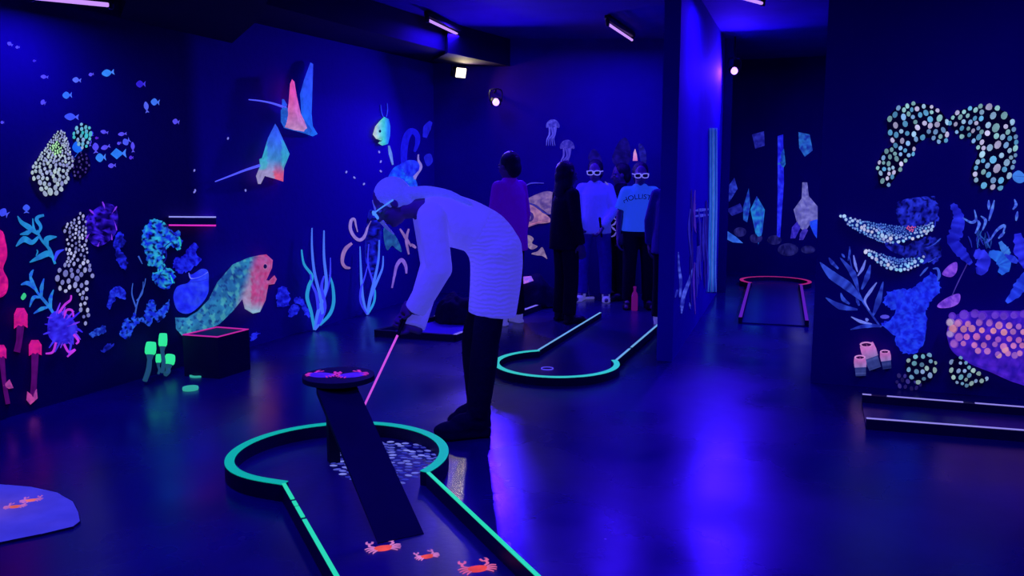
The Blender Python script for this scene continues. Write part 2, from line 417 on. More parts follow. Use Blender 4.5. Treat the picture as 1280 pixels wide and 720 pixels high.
a.done('painted_coral', 'cone of white dotted coral leaning right, high on the dark left wall', 'coral')
a = Art(LW); P = [(92,168),(97,158),(105,154),(111,158),(114,168),(112,180),(104,186),(96,178)]
a.poly(P, BLK, .02, 8); a.z += .012
a.dots(P, lambda x, y: 2.1, lambda x, y: mix((60,225,190), (170,190,205), random.random()), 700, 1.15, 1.4, .2)
a.done('painted_coral', 'small rounded tip of teal dotted coral above the fat blue fish', 'coral')
a = Art(LW); P = [(90,206),(99,190),(111,196),(112,212),(100,224),(92,222)]
a.poly(P, BLK, .01, 6); a.dots(P, lambda x, y: 1.3, jit([(70,50,120), (95,80,140)]), 250, 1.7)
a.done('painted_coral', 'dim grey-violet dotted coral below the fat blue fish', 'coral')
a = Art(LW); P = [(77,285),(88,277),(103,265),(107,274),(109,300),(111,328),(119,345),(109,356),(111,395),(108,407),(101,398),(98,368),(79,363),(70,352),(72,340),(84,326),(82,308),(84,294)]
a.poly(P, BLK, .03, 9, True, 7); a.z += .02
a.dots(P, lambda x, y: 1.6+1.5*math.exp(-((y-348)/16)**2)+(.5 if y > 370 else 0), lambda x, y: mix((215,215,225), (120,120,170), random.random()), 2600, 1.25, 1.35, .15, .006)
a.done('painted_coral', 'tall column of white spotted coral with a flared skirt on the left wall', 'coral')
def teal(x, y): return mix((40,120,190), (40,170,200), .5+.5*noise.noise(V((x/5, y/5, 0))))
a = Art(LW)
for pts, w in [([(69,330),(62,312),(52,300),(46,288)],[3,4,3,3]),([(47,293),(36,284),(27,278),(22,270)],[2,7,5,1]),([(45,290),(42,284),(41,273)],[2,3,1]),
 ([(47,293),(51,284),(46,275),(48,271),(55,269)],[2,4,5,4,3]),([(41,287),(34,291),(25,293)],[2,6,1]),([(48,296),(40,303),(30,299),(20,308)],[3,6,8,1]),
 ([(60,310),(58,300),(63,297),(71,296)],[2,7,6,1]),([(66,322),(60,317),(50,321),(37,328)],[2,8,7,1]),([(68,326),(72,316),(80,312)],[2,5,1]),([(45,320),(47,315),(46,312)],[1,2,1])]:
    a.stroke(pts, w, teal if w[1] != 5 or len(pts) > 3 else (60,70,230))
a.done('painted_seaweed', 'teal branching seaweed painted left of the white spotted coral column', 'seaweed')
a = Art(LW)
for pts, w in [([(68,394),(62,384),(52,372),(44,362)],[3,4,4,2]),([(44,362),(35,354),(26,356)],[2,6,1]),([(47,365),(40,352),(37,342)],[2,5,1]),([(52,372),(52,360),(55,348)],[2,5,1]),
 ([(50,372),(42,372),(37,384)],[2,5,1]),([(60,384),(52,386),(42,392)],[2,5,1]),([(64,388),(63,374),(67,362)],[2,5,1]),([(38,352),(39,342),(42,337)],[1,4,1])]:
    a.stroke(pts, w, lambda x, y: mix((35,90,220), (50,160,200), random.random()))
a.done('painted_seaweed', 'smaller blue seaweed painted below the teal one, above the violet anemone', 'seaweed')
a = Art(LW)
a.poly([(62,395),(75,388),(90,398),(97,412),(88,428),(72,430),(60,418)], mott((40,20,170),(70,60,255),8,3), .02, 8)
for i in range(22):
    an = i/22*2*math.pi+random.uniform(-.1, .1); L = random.uniform(16, 30); b = random.uniform(-7, 7)
    a.stroke([(78+6*math.cos(an), 410+6*math.sin(an)), (78+L*.6*math.cos(an)+b, 410+L*.6*math.sin(an)), (78+L*math.cos(an), 410+L*1.05*math.sin(an)+b)], [5,3.5,1], random.choice([(75,55,255),(60,40,230),(130,60,250)]), .012)
for pts in ([(73,392),(81,381),(88,375),(89,369)],[(80,398),(83,388),(90,388),(92,396)],[(70,428),(66,440),(57,442)],[(80,430),(86,440),(94,437),(84,446)],[(92,418),(98,426),(95,430)]):
    a.stroke(pts, [3,3,2], (215,60,215), .014)
a.done('painted_anemone', 'violet-blue anemone with pink curling tentacles near the floor at left', 'anemone')
a = Art(LW)
a.poly([(106,275),(118,262),(134,254),(146,262),(147,285),(138,300),(122,308),(110,298)], mott((18,5,90),(75,35,235),7,5,2.6,(6,0,45)), .015, 10)
for pts in ([(106,300),(116,288),(128,279),(138,288),(140,300)],[(108,276),(118,281),(128,276),(134,280)],[(122,308),(127,295),(124,284)],[(132,260),(142,275),(146,288)],[(120,270),(112,262)],[(128,276),(131,262),(128,252)],[(138,270),(146,258)]):
    a.stroke(pts, [2,3,1.2], (150,60,250), .012)
a.done('painted_coral', 'purple bushy coral with bright curling stems, right of the spotted column', 'coral')
def blob(P, c1, c2, sc, seed, name, lab, cat='coral', dark=None, depth=.03, w=9, extra=None):
    a = Art(LW); a.poly(P, mott(c1, c2, sc, seed, 2.6, dark), depth, w, True, 3, 2.2)
    if extra: extra(a)
    return a.done(name, lab, cat)
def vein(a):
    a.z += .02
    for pts in ([(190,285),(199,300),(198,330)],[(205,282),(202,300),(208,318),(204,330)],[(218,300),(206,308),(202,322)],[(224,296),(226,308)],[(185,290),(190,310),(192,330)],[(200,338),(212,344),(216,354)],[(208,332),(198,346),(192,352)]):
        a.stroke(pts, [1.5,2.5,1], random.choice([(50,190,200),(40,220,180),(20,20,120)]), .004)
blob([(177,300),(182,282),(192,274),(204,278),(216,290),(224,288),(227,302),(224,313),(212,308),(206,318),(206,332),(217,340),(218,352),(206,362),(192,352),(190,346),(198,334),(186,332),(182,318)], (20,40,210), (50,190,200), 7, 11, 'painted_coral', 'large frilly blue and teal coral above the green tube corals', 'coral', (5,10,70), extra=vein)
blob([(216,330),(222,322),(230,318),(240,305),(247,308),(245,316),(250,326),(240,336),(224,342)], (15,10,150), (35,50,240), 6, 12, 'painted_coral', 'small dark blue branching coral above the eel loop')
def sticks(a):
    for pts in ([(168,398),(172,378),(180,358),(182,348)],[(170,384),(165,368),(166,354)],[(171,376),(178,366),(179,352)],[(190,330),(184,312),(178,305)],[(173,320),(178,330)]):
        a.stroke(pts, [2,1.6,.8], (60,100,190), .005)
blob([(152,410),(158,398),(164,402),(168,392),(176,398),(184,382),(188,374),(194,378),(196,388),(206,382),(212,376),(208,394),(198,402),(192,398),(186,408),(176,402),(168,410),(160,424),(150,420)], (20,40,200), (50,110,225), 6, 13, 'painted_coral', 'cluster of ragged blue coral fronds just left above the green tube corals', dark=(4,6,60), extra=sticks)
blob([(134,378),(140,362),(150,358),(157,364),(156,374),(147,372),(140,382),(136,386)], (15,15,140), (45,70,250), 6, 14, 'painted_coral', 'curled blue coral arm in the middle of the left reef')
blob([(146,292),(154,292),(157,304),(150,312),(158,322),(160,332),(154,338),(146,326),(143,308)], (10,10,90), (35,45,230), 6, 15, 'painted_coral', 'dim wavy blue coral beside the purple bushy coral')
blob([(112,418),(122,410),(131,407),(131,416),(120,420),(112,421)], (15,25,130), (50,100,210), 6, 16, 'painted_coral', 'flat slate-blue coral tongue right of the violet anemone', depth=.01, w=4)
blob([(126,438),(134,430),(143,430),(138,436),(130,441)], (10,15,100), (30,40,170), 6, 17, 'painted_coral', 'dim blue coral tongue near the floor left of the tube corals', depth=.01, w=4)
a = Art(LW); a.poly([(26,372),(30,366),(33,370),(29,375)], (70,230,130), .004, 2); a.done('painted_snail', 'small green painted spot above the pink tube coral at left', 'painted spot')
# pink corals at the left edge
PK = (250,30,125)
a = Art(LW); a.poly([(-30,290),(0,287),(7,302),(9,320),(4,336),(10,350),(8,366),(-4,372),(-30,360)], mott((190,10,110),(255,30,120),5,21), .06, 12)
a.done('painted_coral', 'bright pink coral blob cut by the left edge of the picture', 'coral')
def tubecoral(px, py, w, h, base, lab, cap=PK, stem=(90,10,90), foot=None):
    a = Art(LW)
    a.stroke([(px+base[0], base[1]), (px+base[0]*.4, (py+h+base[1])/2), (px, py+h*.6)], [w*.5, w*.45, w*.62], stem, .04)
    a.poly([(px-w*.5,py+h),(px-w*.5,py+h*.3),(px-w*.3,py),(px+w*.25,py),(px+w*.5,py+h*.3),(px+w*.5,py+h*.96),(px+w*.2,py+h*.84),(px,py+h*1.02),(px-w*.2,py+h*.86)], mott(mix(cap, (120, 0, 120), .35), cap, 3, px), .06, w*.35, False, 4)
    if foot:
        a.z += .02; a.poly(foot, mott((150,60,130),(235,80,150),4,9), .02, 4, False)
    return a.done('painted_tube_coral', lab, 'tube coral')
tubecoral(26, 385, 17, 26, (-5, 440), 'pink tube coral with cut-off top left of the violet anemone')
tubecoral(44, 425, 16, 20, (-3, 500), 'tallest pink tube coral with a pale foot on the floor at left', foot=[(33,500),(34,489),(40,494),(46,486),(47,498),(38,506)])
tubecoral(2, 431, 12, 18, (8, 505), 'pink tube coral at the left edge with a pink shell at its foot', foot=[(4,482),(12,474),(17,485),(11,486)])
# eel and its plinth
def eelcol(x, y):
    t = (x-303+.35*(y-352))/10
    body = mix((30,75,135), (50,145,165), .5+.6*noise.noise(V((x/16, y/16, 1)))+(.25 if y > 375 else 0))
    if noise.noise(V((x/6, y/7, 5))) > .22: body = mix(body, (90,195,170), .6)
    elif noise.noise(V((x/5, y/4, 9))) < -.25: body = mix(body, (18,40,100), .6)
    head = mix((205,55,105), (190,115,150), .5+.7*noise.noise(V((x/5, y/5, 3))))
    if y > 375: head = mix(head, (150,190,190), min(1, (y-375)/14))
    if x < 314 and y > 340: head = mix(head, (170,190,190), .6)
    return mix(body, head, t)
E1 = [(228.6,420.8),(220,411),(219,397),(234,397),(247,389),(260.5,375),(271.7,352.8),(291,330.5),(310.5,322),(324.4,319),(333,318),(341,325),(340,335),(333,350),(336,351),(343,344),(346,349),(343,355),(335.5,356),(332,375),(325,390),(316,392),(306,386),(303,374),(291,389),(274,405.5),(252,415)]
ro = empty('moray_eel', LW.p(262, 432), 'teal moray eel with open pink mouth rising behind the black plinth', 'eel sculpture')
a = Art(LW); a.poly(E1, eelcol, .16, 17, False, 2.4); build(a.bm, 'body', PAINT, ro)
a = Art(LW); a.z = .02; a.poly([(216.7,372),(220,360),(226,356),(234,354),(238,349),(235.5,341),(240,343),(252,336),(260,339),(261,352),(260,367),(250,382),(235.5,392),(222,388)], mott((30,40,225),(50,75,255),10,2), .05, 10, True, 6)
a.stroke([(236,341),(239,348),(250,346),(260,340)], [1,2.5,1], (120,130,255), .06); a.stroke([(236,352),(247,352),(259,349)], [.5,2,.5], (25,25,170), .07)
build(a.bm, 'tail_fin', PAINT, ro)
a = Art(LW); a.z = .145; a.dot(331.5,333,3.2,3.8,0,(190,120,150),.012); e_ = build(a.bm, 'eye', PAINT, ro); a = Art(LW); a.z = .153; a.dot(331.5,333,2.3,2.9,0,(25,10,60),.01); build(a.bm, 'pupil', PAINT, e_)
# plinth: black block, top edged with pink tape
tp = [LW.p(228,418,.22), LW.p(272,421,.36), LW.p(311,411,.33), LW.p(271,408,.16)]
zt_ = .30
tp = [fl(228,418.5,zt_), fl(272,421.5,zt_), fl(311,411.5,zt_), fl(271,408.5,zt_)]
r = empty('plinth', V(tp[1]).xy.to_3d(), 'black plinth with a pink taped top edge below the moray eel', 'plinth')
m_blk = pmat('black_painted_wood', (.012, .006, .04), .55, .3, .3, 8)
bm = bmesh.new(); prism(bm, tp, 0, zt_-.003); build(bm, 'block', m_blk, r, smooth=False)
bm = bmesh.new()
tpc = sum((V(p) for p in tp), V())/4
for i in range(4):
    p, q = V(tp[i]), V(tp[(i+1) % 4]); pi = p+(tpc-p).normalized()*.02; qi = q+(tpc-q).normalized()*.02
    prism(bm, [p, q, qi, pi], zt_-.003, zt_+.003)
build(bm, 'edge_tape', glowmat('pink_tape', (190,35,150)), r, smooth=False)
# wall shelf with two bright edges
r = empty('wall_shelf', LW.p(240, 282), 'thin dark wall board with a white upper and a pink lower glowing edge', 'shelf')
q1, q2 = LW.p(211, 276.5, .01), LW.p(270, 276.5, .01)
for nm, ya, yb, mt in (('board', 271.8, 280.5, m_blk), ('upper_edge', 270.2, 271.8, glowmat('pale_tape', (150,150,240))), ('lower_edge', 280.5, 282.3, glowmat('hot_pink_tape', (225,45,190)))):
    bm = bmesh.new(); vs = []
    for d in (.0, .05):
        for (x, y) in ((211,ya),(270,ya+.3),(270,yb+.6),(211,yb)): vs.append(bm.verts.new(LW.p(x, y, d)))
    for f in ((0,1,2,3),(4,5,6,7),(0,1,5,4),(1,2,6,5),(2,3,7,6),(3,0,4,7)): bm.faces.new([vs[i] for i in f])
    build(bm, nm, mt, r, smooth=False)
# green tube corals standing at the wall foot
GR = (50,235,150)
def gtube(x0, y0, x1, y1, x2, y2, w, lab, hole=True):
    B = LW.p(x0, y0, .16); B.z = max(B.z, 0); k = (B-CAM).length/F; T = LW.p(x2, y2, .10); M_ = LW.p(x1, y1, .12); r_ = w/2*k
    r = empty('tube_coral', B, lab, 'tube coral', None)
    d = (T-M_).normalized(); U = M_+(T-M_)*.30
    bm = bmesh.new(); tube(bm, [B, B*.5+M_*.5+V((.008,0,0)), M_, U], [r_*.45, r_*.5, r_*.45, r_*.75], 12, 8); build(bm, 'stem', glowmat('dull_green_stem', (35,90,125), .6, .6), r)
    R = frame(d); bm = bmesh.new(); rings = []
    L = (T-U).length
    for rr, zz in ((.75,0),(1,.15),(1.05,.5),(.95,.85),(.85,1),(.6,1),(.5,.8),(.45,.45)):
        rings.append([bm.verts.new(U+R@V((r_*rr*math.cos(i*math.pi/9), r_*rr*math.sin(i*math.pi/9), L*zz))) for i in range(18)])
    for p, q in zip(rings, rings[1:]):
        for i in range(18): bm.faces.new((p[i], p[(i+1) % 18], q[(i+1) % 18], q[i]))
    bm.faces.new(rings[0][::-1]); build(bm, 'mouth', glowmat('green_coral_paint', GR, .95, .3), r)
    bm = bmesh.new(); bm.faces.new([bm.verts.new(v) for v in [U+R@V((r_*.47*math.cos(i*math.pi/9), r_*.47*math.sin(i*math.pi/9), L*.5)) for i in range(18)]]); build(bm, 'hole', m_blk, r)
gtube(181, 476, 187, 450, 189, 428, 12, 'left green tube coral of the group below the blue coral fronds')
gtube(203, 466, 203, 440, 204, 417, 9.5, 'tallest green tube coral, second from the plinth side')
gtube(198, 467, 198, 458, 198, 443, 6, 'smallest green tube coral in the middle of the group')
gtube(207, 468, 210, 461, 213, 444, 12, 'right green tube coral with an open mouth turned to the plinth')
def ringobj(px, py, w, z, lab):
    c = fl(px, py, z); k = (c-CAM).length/F; R_ = w/2*k*.8
    bm = bmesh.new(); n = 28; rings = []
    for rr, zz in ((1.15,0),(1.2,z*.5),(1.15,z),(.85,z),(.8,z*.7),(.8,0)):
        rings.append([bm.verts.new((c.x+R_*rr*math.cos(2*math.pi*i/n), c.y+R_*rr*math.sin(2*math.pi*i/n), zz)) for i in range(n)])
    for p, q in zip(rings, rings[1:]+rings[:1]):
        for i in range(n): bm.faces.new((p[i], p[(i+1) % n], q[(i+1) % n], q[i]))
    tag(build(bm, 'floor_ring', glowmat('ring_green', (50,170,150), .9, .35)), lab, 'ring')
ringobj(247.5, 468, 20, .012, 'flat green ring lying nearest the black plinth')
ringobj(238, 483.5, 19, .02, 'thicker green ring lying in front of the flat one')
# tall seaweed
def weed(strands, base, lab):
    r = empty('seaweed', LW.p(*base, .10).xy.to_3d(), lab, 'seaweed')
    for i, (pts, w, c) in enumerate(strands):
        k = (LW.p(*pts[0])-CAM).length/F
        P3 = [LW.p(x, y, .03+.05*(1-j/len(pts))+.012*(i % 3)) for j, (x, y) in enumerate(pts)]
        P3[0].z = max(P3[0].z, .0)
        bm = bmesh.new(); tube(bm, P3, [w*.25*k, w*.36*k, w*.36*k, w*.28*k, w*.14*k], 8, 7)
        build(bm, 'strand', glowmat('seaweed_'+c[0], c[1], .9, .3), r)
CY = ('cyan', (40,150,210)); BLs = ('blue', (55,60,245)); LB = ('light_blue', (70,115,245))
weed([([(393,412),(389,390),(384,372),(386,358),(390,345),(380,330),(377,312)],6,CY),([(393,412),(397,392),(403,375),(408,355),(405,320),(405,288)],6,LB),([(394,412),(403,396),(400,370),(393,340),(390,310),(390,285)],5,LB),
 ([(400,406),(412,393),(417,378),(416,358),(412,344)],6,CY),([(394,411),(398,398),(396,370),(390,355),(388,341)],5,BLs),([(398,405),(406,385),(402,360),(405,345)],6,BLs),([(397,407),(403,380),(412,350),(413,322)],4,BLs)], (394,413),
 'taller clump of blue seaweed at the left wall, nearer the eel')
weed([([(459,393),(454,375),(452,355),(451,335),(450,308)],4.5,LB),([(459,393),(462,375),(468,350),(473,325),(474,300)],5,LB),([(460,393),(464,370),(472,350),(478,335),(479,320)],4.5,LB),
 ([(459,393),(466,382),(468,370),(466,352),(460,330),(461,305)],4,BLs),([(458,392),(451,378),(451,362),(456,346),(460,330)],3.5,BLs),([(461,391),(468,376),(469,362)],4,CY)], (459,394),
 'shorter clump of blue seaweed just left of the bending golfer')
# rays
def raya(x, y): return mix((255,90,165), mix((235,165,190), (180,120,160), .5+.5*noise.noise(V((x/5, y/5, 0)))), (y-115)/45)
r = empty('eagle_ray', LW.p(372, 172), 'upper ray with one pink and one tall blue wing on the blue left wall', 'ray sculpture')
a = Art(LW); a.z = .03; a.poly([(388,78),(391.5,80),(390.7,107.5),(389.5,142.5),(391,157.5),(397,167.5),(391,170.5),(382.5,167.5),(377,152),(376,130),(375,118),(380,100)], lambda x, y: mix((50,80,255), (35,120,240), (y-90)/70), .04, 7, False, 5); build(a.bm, 'far_wing', PAINT, r)
a = Art(LW); a.z = .05; a.poly([(351,138),(354,133),(360,135),(366,140),(376,142),(384,152),(391,163),(388,169),(378,166),(366,163),(355,160),(351,152)], lambda x, y: mix((25,80,170), (50,120,220), .5+.7*noise.noise(V((x/3, y/3, 3)))), .06, 7, False, 4); build(a.bm, 'body', PAINT, r)
a = Art(LW); a.z = .09; a.poly([(365,99),(368,102),(371,120),(376,142),(385,160),(380,164.5),(367.5,162.5),(356,159),(359,145),(361,125),(362.5,105)], raya, .06, 8, False, 4); build(a.bm, 'near_wing', PAINT, r)
a = Art(LW); a.z = .05; a.poly([(352.5,133),(352.5,124),(355,124),(359,131),(357,136)], (40,90,220), .02, 3, False, 4); build(a.bm, 'fin', PAINT, r)
bm = bmesh.new(); tube(bm, [LW.p(357,134.5,.05), LW.p(340,129,.05), LW.p(325,126,.05), LW.p(311,124.5,.045)], [.012,.008,.006,.004]); build(bm, 'tail', glowmat('ray_tail', (80,85,255)), r)
def rayb(x, y):
    c = mix((55,95,255), (70,150,190), (y-158)/40)
    c = mix(c, (175,160,185), (y-198)/16) if x < 343 else mix(c, (250,100,120), (y-200)/18)
    e = (x-343)/18 if x > 343 else 0
    if 175 < y < 212 and (x > 352 or x < 334): c = mix(c, (60,205,190), .6)
    return c
r = empty('eagle_ray', LW.p(340, 232), 'lower ray fading from blue to pink below the two-winged one', 'ray sculpture')
a = Art(LW); a.z = .03; a.poly([(344,154.5),(347.5,160),(362,192.5),(355,210),(354,227),(345,224),(331,220),(326,230),(322.5,230),(320,220),(325,207.5),(324,199),(327.5,197.5),(335,172.5)], rayb, .09, 9, False, 4); build(a.bm, 'body', PAINT, r)
bm = bmesh.new(); tube(bm, [LW.p(324,207,.04), LW.p(307,212.5,.05), LW.p(290,219,.05), LW.p(269,227,.045)], [.012,.009,.007,.004]); build(bm, 'tail', glowmat('ray_tail', (80,85,255)), r)
# anglerfish-like fish and corals behind the golfer's head
r = empty('painted_fish', LW.p(480, 206), 'upright yellow-green fish with two feelers on the blue left wall', 'painted fish')
a = Art(LW); a.poly([(480,146),(486,149),(488,158),(487.5,170),(485,180),(477.5,182),(472.5,179),(476,175.5),(470,173.5),(466,168),(469,158),(474,152)], lambda x, y: mix((205,225,200), mix((75,225,190), (40,130,240), (x-480)/6), (x-470)/9), .05, 6, False, 3)
a.stroke([(472,174.5),(476,176.5),(478.5,173.5)], [1.2,1.4,.6], (10,40,60), .052); build(a.bm, 'body', PAINT, r)
a = Art(LW); a.z = .054; a.dot(475,164,1.6,1.9,0,(15,40,60),.004); build(a.bm, 'eye', PAINT, r)
for pts in ([(479,146),(477,140),(476,131)],[(483,146),(484.5,138),(484,129)]):
    a = Art(LW); a.stroke(pts, [1.6,1.4,.8], (45,60,235), .01); build(a.bm, 'feeler', PAINT, r)
a = Art(LW); a.stroke([(486,182),(488,192),(491,206)], [2,4.5,2], (110,150,215), .01); build(a.bm, 'tail', PAINT, r)
a = Art(LW)
a.stroke([(505,206),(505,188),(508,172),(514,164),(521,168),(522,178),(518,190)], [7,9,9,8,7,6,3], (25,22,205))
a.stroke([(531,172),(534,160),(539,152)], [5,10,4], (30,28,200)); a.poly([(500,205),(512,200),(523,203),(524,215),(512,222),(500,215)], mott((25,30,210),(45,75,255),6,31), .01, 5)
a.poly([(485,222),(492,210),(502,206),(508,216),(506,232),(500,240),(484,238)], mott((25,30,210),(30,110,255),6,32), .012, 5)
a.poly([(506,222),(516,220),(522,232),(516,240),(507,238)], mott((30,60,225),(40,140,255),6,33), .012, 5); a.poly([(530,196),(538,192),(541,202),(534,208)], (30,30,190), .01, 4)
a.done('painted_coral', 'blue arching coral painted above and behind the bending golfer', 'coral')
a = Art(LW); a.stroke([(523,193),(523,200),(526,209),(518,222),(517,236),(518,250)], [1.5,2.5,4,5,3,2], (150,130,205), .008); a.done('painted_worm', 'pale twisting ribbon painted just above the golfer\'s hair', 'painted ribbon')
a = Art(LW); a.stroke([(464,276),(460,284),(456,295),(450,300),(443,296),(438,286),(439,276),(443,274),(445,282),(447,290)], [2,3,4,4,4,4,4,3,2,1], (160,130,195), .008)
a.stroke([(440,304),(433,310),(429,318),(428,328),(432,334),(438,335)], [3,5,5,4,4,2], (165,120,170), .008); a.done('painted_worm', 'pale curling ribbon painted left of the golfer\'s face', 'painted ribbon')
a = Art(LW); a.stroke([(490,360),(493,345),(496,332),(502,325),(507,332),(508,342)], [2,3,4,5,4,2], (140,100,200), .008); a.done('painted_worm', 'pale arch-shaped ribbon painted below the golfer\'s sleeve', 'painted ribbon')
a = Art(LW)
for pts in ([(500,286),(507,297),(514,308)],[(511,286),(508,300),(511,318)],[(514,305),(520,310)],[(524,308),(526,312)]): a.stroke(pts, [2,4,2], (150,110,170), .008)
a.done('painted_worm', 'pale crossed ribbons painted under the golfer\'s shoulder', 'painted ribbon')
a = Art(LW); a.poly([(480,284),(488,288),(495,296),(500,306),(502,315),(495,311),(490,307),(484,313),(480,300)], mott((30,70,130),(40,110,150),6,40), .008, 4); a.done('painted_coral', 'muted teal fan coral painted below the golfer\'s face', 'coral')
a = Art(LW); a.poly([(462,262),(472,270),(477,290),(472,330),(464,345),(456,320),(458,285)], mott((12,8,90),(30,40,225),7,41,2.4,(5,3,50)), .006, 5); a.done('painted_coral', 'hazy blue coral painted behind the shorter seaweed clump', 'coral')
for P, lab in (([(345,372),(352,358),(360,362),(362,380),(350,384)], 'left small blue coral lump beside the taller seaweed'), ([(360,390),(366,380),(374,382),(372,392),(363,396)], 'bright blue coral lump at the foot of the taller seaweed'), ([(368,376),(374,370),(382,380),(388,396),(382,394),(376,382)], 'bent blue coral stem touching the taller seaweed'), ([(313,420),(320,414),(325,418),(318,425),(313,426)], 'little blue coral patch right of the plinth')):
    blob(P, (15,15,160), (40,50,240), 5, 50+len(lab), 'painted_coral', lab, depth=.012, w=4)
for x, y in ((285,173),(243,213),(243,240),(307,238),(433,215),(443,222),(455,230),(474,190),(476,202),(476,214),(244,238)):
    a = Art(LW); a.dot(x, y, 1.2, 1.8, random.uniform(-.8,.8), (150,145,250), .004, 7); a.done('painted_bubble', 'tiny pale speck painted on the blue left wall', 'painted speck', 'pale specks on the blue left wall')

# ------------------------------------------------------------ back wall
def jelly(px, py, s, lab, c=(95,85,215)):
    r = empty('painted_jellyfish', BW.p(px, py+s*1.9), lab, 'jellyfish')
    a = Art(BW); a.poly([(px-s*.55,py+s*.25),(px-s*.5,py-.15*s),(px-s*.2,py-s*.42),(px+s*.2,py-s*.42),(px+s*.5,py-.15*s),(px+s*.55,py+s*.25),(px+s*.2,py+s*.18),(px-.2*s,py+s*.2)], mott(mix(c,(20,15,120),.6), c, 4, px), .02, 4, True, 3); build(a.bm, 'bell', PAINT, r)
    for k in range(5):
        x = px+(k-2)*s*.14; a = Art(BW); a.stroke([(x,py+s*.2),(x+s*.15*math.sin(k),py+s*.8),(x-s*.2,py+s*1.2),(x-s*.25+k*.6,py+s*1.75)], [2,2.2,1.2,.6], mix(c,(30,25,140),.2*(k % 3)), .006); build(a.bm, 'tentacle', PAINT, r)
jelly(691, 156, 15, 'left upper pale jellyfish painted on the back wall'); jelly(709, 182, 16, 'right lower pale jellyfish painted on the back wall', (85,70,190))
r = empty('painted_fish', BW.p(672, 290), 'large beige fish head with curved bands behind the dark figures', 'painted fish')
a = Art(BW)
a.poly([(655,252),(668,244),(684,239),(696,244),(690,258),(688,268),(678,262),(668,255)], mott((95,70,130),(150,115,150),6,61), .02, 6, True, 4)
a.poly([(649,262),(653,256),(664,256),(676,264),(687,272),(687,278),(672,280),(655,285),(657,276),(650,268)], mott((140,90,130),(195,135,150),5,62), .03, 6, True, 4)
a.stroke([(648,256),(660,254),(672,259),(680,266),(688,268)], [1,2.5,2.5,1], (60,50,140), .035); a.stroke([(655,283),(668,279),(684,275)], [1,2,1], (220,120,150), .033); build(a.bm, 'head', PAINT, r)
a = Art(BW); a.z = .034; a.dot(662,271,5.5,6.5,0,(60,40,110),.006); a.z += .006; a.dot(661,272,2.8,3.4,0,(120,90,150),.006); build(a.bm, 'eye', PAINT, r)
a = Art(BW); a.stroke([(654,234),(664,229),(680,229)], [.8,1.6,.8], (70,60,200), .01); build(a.bm, 'fin_line', PAINT, r)
a = Art(BW); a.poly([(653,300),(660,294),(667,298),(665,304),(672,308),(665,312),(659,308)], mott((130,100,130),(175,145,150),5,64), .012, 4); a.poly([(664,317),(672,314),(678,309),(682,318),(684,324),(678,320),(670,319)], mott((130,100,130),(165,135,150),5,65), .012, 4)
a.done('painted_coral', 'beige lumpy coral painted below the beige fish head', 'coral')
a = Art(BW); a.poly([(791,201),(792,190),(794,186),(796,193),(797,201)], lambda x, y: mix((255,190,200), (235,130,190), (y-186)/14), .01, 2, False, 3); a.done('painted_coral', 'pink candle-like coral tip above the person with a lettered t-shirt', 'coral')
for P, c, lab in (([(735,196),(742,186),(750,194),(752,204),(740,204)], (28,14,130), 'dim violet coral above the white glasses'), ([(765,200),(772,180),(782,172),(788,186),(786,204),(774,208)], (26,14,120), 'dim violet painted coral left of the pink candle tip'), ([(798,180),(806,186),(808,202),(802,206)], (40,35,160), 'dim blue coral right of the pink candle tip')):
    a = Art(BW); a.poly(P, mott(mix(c,(5,2,50),.6), c, 5, P[0][0]), .008, 5); a.done('painted_coral', lab, 'coral')

# ------------------------------------------------------------ partition and far wall
a = Art(PW)
for pts, w in (([(851,385),(855,368),(862,350),(866,335)],[2,5,4,1]),([(850,372),(851,352),(849,335),(848,315)],[2,4,3,1]),([(856,372),(853,382),(852,392)],[1,4,1]),([(862,378),(863,386)],[1,2,1]),([(847,362),(844,372)],[2,3,1])): a.stroke(pts, w, mott((30,35,140),(85,100,215),4,71), .006)
a.done('painted_seaweed', 'dim blue grass tuft painted on the partition wall', 'seaweed')
a = Art(PW)
for y in (263.5, 270.5): a.stroke([(868,y),(876,y-1),(886,y-2)], [1,4,2], (60,62,190), .006)
a.done('painted_fish', 'two pale blue bars painted high on the partition wall', 'painted fish')
a = Art(PW)
for k in range(22):
    x = random.uniform(862, 884); y0 = random.uniform(235, 330); a.stroke([(x,y0),(x+random.uniform(-2,2),y0+25),(x+1,y0+random.uniform(35,75))], [1,random.uniform(1.5,3),.6], random.choice([(25,15,110),(35,30,150),(60,30,150)]), .004)
a.done('painted_reeds', 'dim violet vertical reeds painted on the partition wall', 'painted reeds')
a = Art(PW)
for k in range(9):
    x = 886+k*1.15; a.stroke([(x+1,160),(x+1,250),(x,300),(x-.5,340),(x-2+k*.3,365)], [.6,1.2,1.5,1.2,.5], [(30,60,170),(50,110,190),(30,50,170),(30,110,160),(80,80,180),(50,130,200),(25,40,150),(35,80,180),(60,90,190)][k], .012)
a.done('painted_reeds', 'bright cyan upright reed column at the far end of the partition', 'painted reeds')
def fart(lab, fn, name='painted_coral', cat='coral'):
    a = Art(FW); fn(a); a.done(name, lab, cat)
fart('pale blue pointed swordfish bill shape on the far wall', lambda a: a.poly([(899,283),(908,288),(920,296),(929,304),(916,303),(904,297),(898,294)], mott((35,80,180),(60,120,215),6,81), .01, 4, False), 'painted_fish', 'painted fish')
